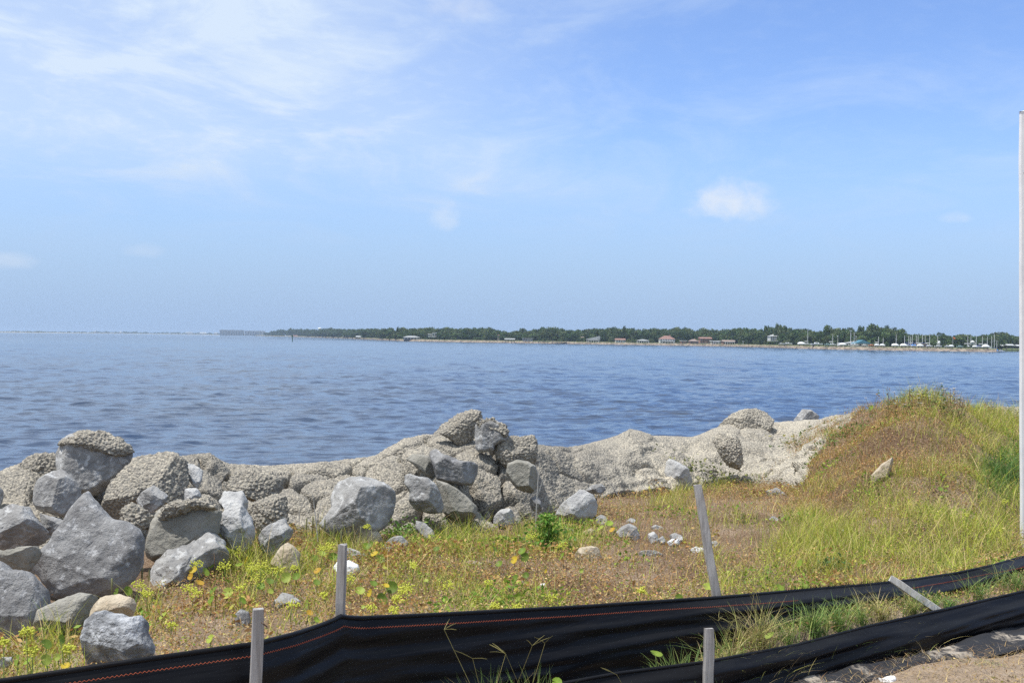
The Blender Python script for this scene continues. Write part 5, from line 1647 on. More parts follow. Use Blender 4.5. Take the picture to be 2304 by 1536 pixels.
def far_land():
    px = np.concatenate([np.linspace(575, 900, 90), np.linspace(905, 2242, 340)])
    d = shd(px) * (1 + 0.004 * fbm(np.stack([px / 25, 0 * px, 0 * px], 1), 5, 3))
    back = np.array([4.5, 9, 20, 60, 200, 700])
    zz = np.array([1.15, 1.35, ZL, 1.7, 2.0, 2.2])
    V = np.array([[fx(p, dd + b), dd + b, z] for b, z in zip(back, zz) for p, dd in zip(px, d)])
    tag(link('far_shore', mesh_np('far_shore', V, grid_faces(len(back), len(px)), True, None, M['farland'])), kind='structure')
    # inlet shore behind the marina, running on out of frame
    p2 = np.linspace(2225, 3300, 60)
    d2 = np.full(60, 690.0)
    V = np.array([[fx(p, dd + b), dd + b, z] for b, z in ((0, -0.8), (0.6, 1.0), (20, 1.4), (600, 2.0)) for p, dd in zip(p2, d2)])
    tag(link('inlet_shore', mesh_np('inlet_shore', V, grid_faces(4, 60), False, None, M['farland'])), kind='structure')
    # stone revetment along the bank
    b2 = np.array([0, 1.2, 2.4, 3.6, 4.8, 6.0])
    z2 = np.array([-0.8, 0.15, 0.55, 0.95, 1.25, 1.28])
    pp = np.concatenate([np.linspace(575, 900, 150), np.linspace(901, 2242, 1300)])
    dd = np.interp(pp, px, d)
    X = np.stack([fx(pp, dd + b) for b in b2]); Y = np.stack([dd + b for b in b2]); Z = np.repeat(z2[:, None], len(pp), 1)
    P = np.stack([X.ravel(), Y.ravel(), Z.ravel()], 1)
    f1, _ = worley(P / 1.6, 3)
    P[:, 2] += (0.45 - f1) * 0.7 * (P[:, 2] > -0.5)
    tag(link('stone_bank', mesh_np('stone_bank', P, grid_faces(len(b2), len(pp)), True, None, M['revet'])), kind='structure')


far_land()


def clump_crown(seed, kind):
    """unit crown of many small leaf cards grouped in clumps; returns mesh data in a box about -1..1, 0..1"""
    lr = np.random.default_rng(seed)
    cs = []
    if kind == 'oak':
        for k in range(44):
            a, r = lr.uniform(0, 6.28), math.sqrt(lr.uniform(0, 1)) * 0.82
            top = math.sqrt(max(0.0, 1 - (r / 1.02) ** 2))
            cs.append((r * math.cos(a), r * math.sin(a), (lr.uniform(0.45, 0.84) if k % 3 else lr.uniform(0.06, 0.45)) * top ** 0.7, lr.uniform(0.22, 0.36)))
    elif kind == 'pine':
        for k in range(13):
            a, r = lr.uniform(0, 6.28), lr.uniform(0.1, 0.8)
            cs.append((r * math.cos(a), r * math.sin(a), lr.uniform(0.50, 0.92) - 0.15 * r, lr.uniform(0.20, 0.34)))
    else:
        for k in range(14):
            a, r = lr.uniform(0, 6.28), lr.uniform(0, 0.75)
            cs.append((r * math.cos(a), r * math.sin(a), lr.uniform(0.1, 0.7), lr.uniform(0.25, 0.4)))
    P, C, S = [], [], []
    for (x, y, z, rad) in cs:
        n = int(900 * rad * rad) + 14
        v = lr.normal(0, 1, (n, 3))
        v /= np.linalg.norm(v, axis=1, keepdims=True)
        v *= rad * lr.uniform(0.55, 1.05, (n, 1))
        P.append(np.array([x, y, z]) + v * [1, 1, 0.62])
        base = np.array([(0.062, 0.108, 0.034), (0.085, 0.125, 0.042), (0.052, 0.090, 0.036), (0.10, 0.125, 0.048)])[lr.integers(0, 4)]
        C.append(base * lr.uniform(0.75, 1.35) * lr.uniform(0.75, 1.25, (n, 1)))
    P, C = np.concatenate(P), np.concatenate(C)
    P[:, 2] = np.clip(P[:, 2], 0.0, 1.05)
    V, F, col = leaflets(P, lr.uniform(0.05, 0.095, len(P)), C, seed + 1, 0.8)
    return mesh_np('crown_' + kind, V, F, False, col, M['farleaf'])


CROWNS = {'oak': [clump_crown(100 + i, 'oak') for i in range(7)], 'pine': [clump_crown(200 + i, 'pine') for i in range(5)], 'bush': [clump_crown(300 + i, 'bush') for i in range(4)]}


def trunk_mesh(kind, seed):
    lr = np.random.default_rng(seed)
    mb = MB()
    if kind == 'pine':
        mb.tube([(0, 0, -0.03), (0.03, 0, 0.4), (0.0, 0.02, 0.9)], [0.055, 0.042, 0.02], 6)
        for k in range(5):
            a = lr.uniform(0, 6.28); z = lr.uniform(0.5, 0.8)
            mb.tube([(0.01, 0, z), (0.35 * math.cos(a), 0.35 * math.sin(a), z + 0.05)], [0.016, 0.008], 4)
    else:
        mb.tube([(0, 0, -0.03), (0.02, 0.01, 0.2), (0.0, 0.0, 0.45)], [0.11, 0.08, 0.05], 6)
        for k in range(4):
            a = lr.uniform(0, 6.28)
            mb.tube([(0, 0, 0.18), (0.25 * math.cos(a), 0.25 * math.sin(a), 0.42), (0.5 * math.cos(a), 0.5 * math.sin(a), 0.62)], [0.06, 0.04, 0.015], 4)
    return mesh_np('trunk_' + kind, np.array(mb.v), mb.f, False, None, M['bark'])


TRUNKS = {k: [trunk_mesh(k, 400 + i) for i in range(3)] for k in ('oak', 'pine')}
TOPS = np.array([(590, 751), (605, 747), (625, 743), (655, 740), (700, 741), (740, 739), (800, 740), (860, 739), (893, 736), (910, 739), (950, 738), (1000, 738), (1050, 738), (1100, 738),
                 (1128, 743), (1150, 746), (1165, 744), (1180, 737), (1195, 740), (1222, 736), (1270, 738), (1300, 743), (1320, 740), (1340, 738), (1375, 735), (1402, 734), (1430, 739),
                 (1475, 737), (1510, 740), (1540, 737), (1565, 742), (1600, 739), (1625, 741), (1645, 738), (1680, 736), (1700, 742), (1722, 731), (1737, 735), (1751, 731), (1780, 735), (1810, 738),
                 (1832, 746), (1864, 734), (1880, 742), (1897, 737), (1906, 743), (1915, 736), (1925, 742), (1936, 735), (1948, 741), (1966, 731), (1985, 735), (2002, 733), (2022, 737), (2033, 743), (2046, 750),
                 (2062, 753), (2085, 756), (2105, 751), (2122, 748), (2138, 755), (2152, 753), (2184, 750), (2200, 755), (2216, 752), (2240, 753), (2258, 746), (2275, 754), (2304, 754), (2500, 752)], float)
SECTION = [(560, 650, 'at the hazy tip of the wooded point'), (650, 705, 'behind the thin channel marker'), (705, 765, 'below the white water tower'), (765, 850, 'behind the two roofed piers'),
           (850, 905, 'left of the long grey pavilion'), (905, 955, 'behind the long grey pavilion'), (955, 1010, 'around the small white house'), (1010, 1120, 'above the tan stone bank'),
           (1120, 1172, 'behind the boathouse on piles'), (1172, 1230, 'behind the flat grey-roofed shelter'), (1230, 1310, 'above the low timber dock'), (1310, 1372, 'around the grey gabled house'),
           (1372, 1420, 'behind the pink-roofed cottage'), (1420, 1472, 'behind the low porch house'), (1472, 1528, 'behind the red-roofed house'), (1528, 1580, 'behind the brown-roofed bungalow'),
           (1580, 1660, 'behind the row of brick houses'), (1660, 1718, 'in the dark grove right of the brick houses'), (1718, 1790, 'around the white house among tall pines'),
           (1790, 1850, 'behind the domed shrink-wrapped boat'), (1850, 1905, 'behind the white camper box'), (1905, 1960, 'behind the teal gabled shed'), (1960, 2035, 'behind the orange boat'),
           (2035, 2100, 'behind the first cluster of masts'), (2100, 2170, 'around the orange flag'), (2170, 2235, 'behind the white cupola'), (2235, 2330, 'beyond the docks at the right end')]


def section(px):
    for a, b, t in SECTION:
        if a <= px < b:
            return t
    return SECTION[-1][2]


TREES = []
ORD = ['leftmost', 'second from left', 'third from left', 'fourth from left', 'fifth from left', 'sixth from left', 'seventh from left', 'eighth from left', 'ninth from left', 'tenth from left'] + ['%s from left' % w for w in ('eleventh', 'twelfth', 'thirteenth', 'fourteenth', 'fifteenth', 'sixteenth', 'seventeenth', 'eighteenth')]


def put_tree(kind, px, d, ztop, width, row, lr, z0=ZL):
    h = max(ztop - z0, 2.0)
    t = thing({'oak': 'oak_tree', 'pine': 'pine_tree', 'bush': 'bush'}[kind],
              {'oak': f'leafy {row}-row oak {section(px)}', 'pine': f'tall open-crowned pine {section(px)}', 'bush': f'low round bush {section(px)}'}[kind],
              'bush' if kind == 'bush' else 'tree', (fx(px, d), d, z0),
              f'{kind} {row} row {section(px)}')
    TREES.append((t['label'], px, t))
    t.rotation_euler[2] = lr.uniform(0, 6.28)
    c = link('crown', CROWNS[kind][lr.integers(0, len(CROWNS[kind]))], t)
    c.scale = (width / 2, width / 2, h / 1.0)
    if kind != 'bush':
        k = link('trunk', TRUNKS[kind][lr.integers(0, 3)], t)
        s = width / 2 * (0.6 if kind == 'oak' else 0.5)
        k.scale = (s, s, h) if kind == 'oak' else (h * 0.22, h * 0.22, h)


PINES = [(1722, 731, 7.5), (1740, 736, 6), (1751, 730, 7), (1772, 735, 7.5), (1893, 741, 5.5), (1898, 737, 6), (1915, 735, 5.5), (1935, 734, 7), (1966, 730, 11), (2004, 732, 10), (1862, 733, 8),
         (2030, 741, 8), (893, 735, 6), (1402, 733, 7), (1178, 737, 7), (2122, 747, 8)]


def forest():
    lr = np.random.default_rng(88)
    px = 596.0
    while px < 2330:
        p = min(px, 2240)
        d0 = shd(p) if px < 2240 else 700
        mpp = d0 / FPX
        tp0 = 0
        for row, off, w0, dt in (('front', lr.uniform(38, 62), lr.uniform(11, 16), 7.0), ('rear', lr.uniform(80, 120), lr.uniform(13, 18), 0.0)):
            if row == 'front' and d0 > 2400:
                continue
            q = px + lr.normal(0, 2.0) + (4 if row == 'rear' else 0)
            d = d0 + off
            tp = np.interp(q, TOPS[:, 0], TOPS[:, 1]) - 2.5 + abs(lr.normal(0, 1.2)) + (lr.uniform(0, 1) * dt + 1.5 if row == 'front' else 0)
            if any(abs(q - pp) < 9 for pp, _, _ in PINES) and row == 'rear':
                tp += 6
            put_tree('oak', q, d, zat(q, tp, d), w0, row, lr)
        px += max(6.2 / mpp, 7.5) * lr.uniform(0.75, 1.2)
    for q, tp, w in PINES:
        d = shd(q) + lr.uniform(30, 70)
        put_tree('pine', q, d, zat(q, tp, d), w, 'front', lr)
    # shrubs and small trees along the bank
    for q, wpx, hpx in ((901, 22, 12), (1020, 20, 8), (1075, 26, 9), (1098, 30, 22), (1225, 18, 10), (1268, 26, 14), (1310, 22, 12), (1372, 20, 17), (1425, 22, 10), (1464, 24, 13), (1527, 16, 12), (1665, 26, 20),
                        (1690, 24, 24), (1712, 22, 20), (1735, 22, 11), (1765, 30, 16), (1815, 16, 7), (1830, 14, 6), (1880, 18, 16), (1903, 12, 9), (1948, 8, 8), (1968, 14, 12), (1995, 16, 14), (2103, 16, 15), (2126, 12, 13),
                        (2140, 22, 18), (2158, 16, 14), (2172, 12, 10), (2190, 18, 13), (2207, 14, 12), (2218, 12, 14)):
        d = shd(q) + 24
        put_tree('bush', q, d, ZL - 0.2 + hpx * d / FPX, wpx * d / FPX, 'bank', lr, ZL - 0.2)


forest()
for lab in sorted({t[0] for t in TREES}):
    same = sorted([t for t in TREES if t[0] == lab], key=lambda t: t[1])
    for i, t in enumerate(same):
        if len(same) > 1:
            t[2]['label'] = lab + ', ' + ORD[min(i, len(ORD) - 1)]


def prism_roof(kind, w, dp, h, over=0.4):
    W, D = w / 2 + over, dp / 2 + over
    if kind == 'gable':        # ridge across the view
        V = [(-W, -D, 0), (W, -D, 0), (W, D, 0), (-W, D, 0), (-W, 0, h), (W, 0, h)]
        F = [(0, 1, 5, 4), (2, 3, 4, 5), (0, 4, 3), (1, 2, 5), (3, 2, 1, 0)]
    elif kind == 'front':      # gable end faces the water
        V = [(-W, -D, 0), (W, -D, 0), (W, D, 0), (-W, D, 0), (0, -D, h), (0, D, h)]
        F = [(0, 4, 5, 3), (1, 2, 5, 4), (0, 1, 4), (2, 3, 5), (3, 2, 1, 0)]
    elif kind == 'hip':
        r = max(W - D * 0.8, W * 0.2)
        V = [(-W, -D, 0), (W, -D, 0), (W, D, 0), (-W, D, 0), (-r, 0, h), (r, 0, h)]
        F = [(0, 1, 5, 4), (2, 3, 4, 5), (0, 4, 3), (1, 2, 5), (3, 2, 1, 0)]
    elif kind == 'shed':       # rises to the right
        V = [(-W, -D, 0), (W, -D, 0), (W, D, 0), (-W, D, 0), (-W, -D, .3), (W, -D, h), (W, D, h), (-W, D, .3)]
        F = [(3, 2, 1, 0), (4, 5, 6, 7), (0, 1, 5, 4), (1, 2, 6, 5), (2, 3, 7, 6), (3, 0, 4, 7)]
    else:                      # flat slab
        V = [(-W, -D, 0), (W, -D, 0), (W, D, 0), (-W, D, 0), (-W, -D, h), (W, -D, h), (W, D, h), (-W, D, h)]
        F = [(3, 2, 1, 0), (4, 5, 6, 7), (0, 1, 5, 4), (1, 2, 6, 5), (2, 3, 7, 6), (3, 0, 4, 7)]
    return V, F


def house(label, px, back, wpx, wall_px, roof_px, wm, rm, kind='gable', nwin=3, floors=1, chimney=False, porch=False, door=True, name='house', d=None, z0=ZL, dp=9, lift=0.0, cat='house'):
    d = (shd(px) + back) if d is None else d
    m = d / FPX
    w, hw, hr = wpx * m, max(wall_px * m, 1.6), max(roof_px * m, 0.35)
    t = thing(name, label, cat, (fx(px, d), d, z0))
    mb = MB().box((0, 0, lift + hw / 2 - 0.2), (w, dp, hw + 0.4))
    if lift == 0:
        mb.local('wall', M[wm], t)
    else:
        mb.local('deck_house', M[wm], t)
    V, F = prism_roof(kind, w, dp, hr)
    rf = link('roof', mesh_np('roof', np.array(V) + [0, 0, lift + hw + 0.003], F, False, None, M[rm]), t)
    if chimney:
        MB().box((w * 0.22, 0.5, lift + hw + hr * 0.75), (0.9, 0.9, hr * 1.1)).local('chimney', M['brick'], rf)
    fh = hw / floors
    for f in range(floors):
        for i in range(nwin):
            x = -w / 2 + w * (i + 0.5) / nwin
            if door and f == 0 and i == nwin // 2:
                MB().box((x, -dp / 2 - 0.03, lift + fh * 0.38), (min(1.1, w / nwin * 0.5), 0.1, fh * 0.72)).local('door', M['roofb'], t)
                continue
            ww = min(1.5, w / nwin * 0.55)
            o = MB().box((x, -dp / 2 - 0.02, lift + f * fh + fh * 0.55), (ww, 0.12, fh * 0.45)).local('window', M['glassd'], t)
            MB().box((x, -dp / 2 - 0.06, lift + f * fh + fh * 0.30), (ww + 0.3, 0.22, 0.10)).local('sill', M['wallw'], o)
    if porch:
        n = 5
        pr = MB().box((0, -dp / 2 - 1.6, lift + fh * 0.86), (w * 0.8, 3.1, 0.28)).local('porch_roof', M['wallw'], t)
        for i in range(n):
            MB().box((-w * 0.38 + w * 0.76 * i / (n - 1), -dp / 2 - 2.9, lift + fh * 0.36 - 0.1), (0.35, 0.35, fh * 0.72 + 0.2)).local('column', M['wallw'], t)
    return t


def pier_house(label, px, off, wpx, top_py, roof_px, rm, name='boathouse', deck=1.2, roofkind='gable'):
    """roofed pier on piles standing in the shallows before the bank"""
    d = shd(px) + off
    m = d / FPX
    w, dp = wpx * m, 6.0
    zt = zat(px, top_py, d)
    t = thing(name, label, 'boathouse', (fx(px, d), d, 0.0))
    hr = roof_px * m
    V, F = prism_roof(roofkind, w, dp, hr, 0.5)
    link('roof', mesh_np('roof', np.array(V) + [0, 0, zt - hr], F, False, None, M[rm]), t)
    MB().box((0, 0, deck), (w + 1, dp + 0.8, 0.22)).local('deck', M['pile'], t)
    n = 4
    for i in range(n):
        for s in (-1, 1):
            MB().tube([(-w / 2 + w * i / (n - 1), s * dp / 2, -0.9), (-w / 2 + w * i / (n - 1), s * dp / 2, zt - hr)], 0.16, 6).local('pile', M['pile'], t)
    return t


def buildings():
    house('small white two-part house high among the trees', 968, 34, 8, 5, 1.5, 'wallw', 'wallw', 'flat', 2, z0=ZL + 2.2)
    house('taller white cube house right of the small white house', 978, 34, 9, 8, 1.0, 'wallw', 'wallw', 'flat', 2, z0=ZL + 2.2)
    house('long low pavilion with a pale grey roof on the bank', 926, 12, 36, 3.2, 3.0, 'wallg', 'roofg', 'hip', 7, porch=True, name='pavilion', cat='building')
    house('house with a reddish roof peeping above the boathouse', 1143, 42, 11, 8, 3, 'wallc', 'roofr', 'gable', 3)
    house('flat grey-roofed open shelter on the bank', 1187, 10, 22, 3.5, 1.6, 'wallg', 'roofg', 'flat', 4, name='shelter', cat='building')
    house('tan stuccoed tower house deep among the trees', 1122, 40, 5, 12, 1, 'wallc', 'roofr', 'hip', 1, name='house')
    house('narrow tan house seen between trees left of grey house', 1310, 36, 5, 9, 2, 'wallc', 'roofb', 'gable', 1, 2)
    house('grey house with a long roof rising to a peak on the right', 1334, 22, 28, 5.0, 8.0, 'wallg', 'roofg', 'shed', 5, porch=True)
    house('white cottage with a pink-brown roof on the bank', 1395, 20, 21, 5.5, 3.5, 'wallw', 'roofr', 'gable', 4)
    house('low house with white porch posts left of the red roof', 1446, 20, 26, 5.0, 2.5, 'wallg', 'roofg', 'hip', 5, porch=True)
    house('big two-storey house with a red tile hip roof', 1500, 18, 33, 9.0, 7.5, 'wallw', 'roofr', 'hip', 6, 2, chimney=True, porch=True)
    house('small dark pavilion with a white flat roof', 1537, 14, 11, 4.0, 1.2, 'brick', 'wallw', 'flat', 2, name='shelter', cat='building')
    house('brown-roofed brick bungalow close to the bank', 1560, 14, 19, 4.5, 4.5, 'brick', 'roofb', 'hip', 3, chimney=True)
    house('two-storey reddish brick house behind the bungalow', 1586, 32, 26, 11, 3.5, 'brick', 'roofr', 'gable', 5, 2)
    house('white colonnaded house in front of the brick row', 1609, 14, 18, 5.5, 1.5, 'wallc', 'wallw', 'flat', 4, porch=True)
    house('long brick house with white columns at the row end', 1638, 18, 26, 5.5, 3.5, 'brick', 'roofb', 'gable', 5, porch=True)
    house('white two-storey house with a grey roof among tall pines', 1742, 38, 24, 10, 5, 'wallw', 'roofg', 'hip', 5, 2, z0=ZL + 2.5, chimney=True)
    t = house('boat shed with a teal gable facing the water', 1937, 22, 34, 6.0, 8.0, 'wallc', 'teal', 'front', 5, name='boat_shed', cat='building')
    house('shed annexe with a pale sloping metal roof', 1914, 30, 22, 6.0, 5.0, 'wallc', 'roofl', 'shed', 3, name='boat_shed', cat='building')
    house('small kiosk roof in tan wood behind the masts', 2072, 22, 11, 5, 1.2, 'pile', 'roofb', 'flat', 2, name='kiosk', cat='building')
    # cupola pavilion
    d = shd(2188) + 26
    t = thing('cupola', 'white pyramid-roofed cupola rising above marina shrubs', 'building', (fx(2188, d), d, ZL))
    zt = zat(2188, 765, d)
    MB().box((0, 0, (zt - 1.2 - ZL) / 2), (0.9, 0.9, zt - 1.2 - ZL)).local('tower', M['wallw'], t)
    z = zt - ZL
    link('roof', mesh_np('roof', np.array([(-1, -1, z - 0.95), (1, -1, z - 0.95), (1, 1, z - 0.95), (-1, 1, z - 0.95), (0, 0, z)]), [(3, 2, 1, 0), (0, 1, 4), (1, 2, 4), (2, 3, 4), (3, 0, 4)], False, None, M['wallw']), t)
    # storage tank
    d = shd(2113) + 26
    t = thing('storage_tank', 'white cylindrical tank beside the marina masts', 'tank', (fx(2113, d), d, ZL))
    z1, z0 = zat(2113, 767, d) - ZL, zat(2113, 776, d) - ZL
    MB().tube([(0, 0, z0), (0, 0, z1 - 0.2), (0, 0, z1)], [0.55, 0.55, 0.35], 14).local('drum', M['gel'], t, True)
    for k in range(4):
        a = 0.8 + k * math.pi / 2
        MB().tube([(0.45 * math.cos(a), 0.45 * math.sin(a), -0.1), (0.45 * math.cos(a), 0.45 * math.sin(a), z0 + 0.05)], 0.07, 5).local('leg', M['pile'], t)
    # piers and boathouses
    pier_house('roofed pier on tall piles, left of the pair', 779, -8, 13, 755.5, 2.2, 'roofg')
    pier_house('roofed pier with a pale roof, right of the pair', 808, -8, 12, 755.5, 2.2, 'roofl')
    pier_house('low dock with reddish roof just right of channel marker', 664, -8, 10, 754, 2.0, 'roofr')
    pier_house('low dock with grey roof just left of channel marker', 648, -8, 12, 755, 1.8, 'roofg')
    pier_house('boathouse on piles standing out over the water', 1147, -5, 21, 761, 2.5, 'roofg')
    d = shd(1243) - 3
    t = thing('dock', 'low timber dock with mooring piles along the far bank', 'dock', (fx(1243, d), d, 0))
    MB().box((0, 0, 1.0), (20, 3, 0.25)).local('deck', M['pile'], t)
    for k in range(7):
        MB().tube([(-10 + k * 3.3, -1.3, -0.9), (-10 + k * 3.3, -1.3, 2.4)], 0.15, 6).local('pile', M['pile'], t)
    # docks at the right end of the marina
    d = 640
    t = thing('dock', 'dark timber dock with boat lifts at the right end', 'dock', (fx(2275, d), d, 0))
    MB().box((0, 0, 0.9), (17, 2.5, 0.3)).local('deck', M['pile'], t)
    for k in range(7):
        MB().tube([(-8 + k * 2.7, -1.1, -0.9), (-8 + k * 2.7, -1.1, 2.6)], 0.14, 6).local('pile', M['pile'], t)
    for k, (x, z) in enumerate(((-6.5, 3.0), (-1.0, 3.2), (4.0, 3.0))):
        V, F = prism_roof('gable', 3.4, 4, 0.7, 0.2)
        link('lift_roof', mesh_np('lift_roof', np.array(V) + [x, 0, z], F, False, None, M['roofl']), t)
        for s in (-1.5, 1.5):
            MB().tube([(x + s, 0, 0.9), (x + s, 0, z)], 0.10, 5).local('lift_post', M['pile'], t)


buildings()


def boat(label, px, back, wpx, hull='gel', kind='motor', mast=None, cover=None, group=None, z=None, yaw=None, boom=True):
    d = shd(min(px, 2240)) + back
    m = d / FPX
    L = max(wpx * m, 2.4)
    B = L * 0.30
    H = max(0.13 * L, 0.55)
    z0 = ZL + 0.5 if z is None else z
    names = {'sail': 'sailboat', 'motor': 'motorboat', 'shroud': 'shrink_wrapped_boat'}
    t = thing(names[kind], label, 'boat', (fx(px, d), d, z0 - (0.6 if z is None else 0)))
    dz = 0.6 if z is None else 0.0
    V, F = [], []
    st = [(-0.5, 0.75, 0.0), (-0.25, 1.0, -0.02), (0.1, 0.98, 0.0), (0.35, 0.6, 0.10), (0.5, 0.04, 0.22)]
    for (x, w, sh) in st:
        hh = H * (1 + sh)
        for (a, zz) in ((-1, hh), (-0.85, hh * 0.35), (0, -0.0), (0.85, hh * 0.35), (1, hh)):
            V.append((x * L, a * w * B / 2, zz + dz + (0 if zz else 0.12 * sh * L * 0.3)))
    for i in range(len(st) - 1):
        for k in range(4):
            F.append((i * 5 + k, i * 5 + k + 1, (i + 1) * 5 + k + 1, (i + 1) * 5 + k))
        F.append((i * 5, (i + 1) * 5, (i + 1) * 5 + 4, i * 5 + 4))
    F.append((0, 1, 2, 3, 4)); F.append((24, 23, 22, 21, 20))
    link('hull', mesh_np('hull', np.array(V), F, False, None, M[hull]), t)
    if z is None:                                # standing ashore on a cradle
        for x in (-0.28, 0.2):
            MB().box((x * L, 0, dz * 0.5), (0.3, B * 0.9, dz + 0.3)).local('cradle', M['pile'], t)
    if kind == 'shroud':
        P = []
        F2 = []
        prof = [(-0.5, 0.55), (-0.3, 1.0), (0.0, 1.1), (0.25, 0.8), (0.5, 0.15)]
        for (x, s) in prof:
            for k in range(7):
                a = math.pi * k / 6
                P.append((x * L * 1.01, -math.cos(a) * B * 0.54 * (1 if x < 0.4 else 0.2), dz + H * 0.9 + math.sin(a) * s * L * 0.22))
        for i in range(4):
            for k in range(6):
                F2.append((i * 7 + k, i * 7 + k + 1, (i + 1) * 7 + k + 1, (i + 1) * 7 + k))
        F2.append(tuple(range(6, -1, -1))); F2.append(tuple(28 + k for k in range(7)))
        link('shroud', mesh_np('shroud', np.array(P), F2, True, None, M[cover or 'shroud']), t)
    else:
        c = MB()
        hc = H * 0.75
        c.add([(-0.2 * L, -B * .3, dz + H), (0.2 * L, -B * .22, dz + H), (0.2 * L, B * .22, dz + H), (-0.2 * L, B * .3, dz + H),
               (-0.18 * L, -B * .24, dz + H + hc), (0.1 * L, -B * .18, dz + H + hc), (0.1 * L, B * .18, dz + H + hc), (-0.18 * L, B * .24, dz + H + hc)],
              [(3, 2, 1, 0), (4, 5, 6, 7), (0, 1, 5, 4), (1, 2, 6, 5), (2, 3, 7, 6), (3, 0, 4, 7)])
        cb = c.local('cabin', M[hull if kind == 'motor' else 'gel'], t)
        MB().box((-0.04 * L, -B * 0.262, dz + H + hc * 0.55), (0.22 * L, 0.06, hc * 0.35)).local('window', M['glassd'], cb)
        if cover:
            MB().add([(-0.5 * L, -B * .45, dz + H + 0.02), (0.3 * L, -B * .4, dz + H + 0.02), (0.3 * L, B * .4, dz + H + 0.02), (-0.5 * L, B * .45, dz + H + 0.02), (-0.45 * L, 0, dz + H + hc * 1.3), (0.25 * L, 0, dz + H + hc * 1.3)],
                     [(0, 1, 5, 4), (2, 3, 4, 5), (0, 4, 3), (1, 2, 5), (3, 2, 1, 0)]).local('tarpaulin', M[cover], t)
    if mast is not None:
        zt = zat(px, mast, d) - (z0 - (0.6 if z is None else 0))
        mo = MB().tube([(0.08 * L, 0, dz + H), (0.08 * L, 0, zt)], [0.13, 0.10], 6).local('mast', M['alloy'], t)
        MB().tube([(0.08 * L - 0.09 * zt, 0, zt * 0.62), (0.08 * L + 0.09 * zt, 0, zt * 0.62)], 0.05, 4).local('spreader', M['alloy'], mo)
        if boom:
            MB().tube([(0.08 * L, 0, dz + H + 1.3), (-0.36 * L, 0, dz + H + 1.25)], 0.14, 6).local('boom', M['navy' if cover else 'gel'], t)
    if yaw is not None:
        t.rotation_euler[2] = yaw
    return t


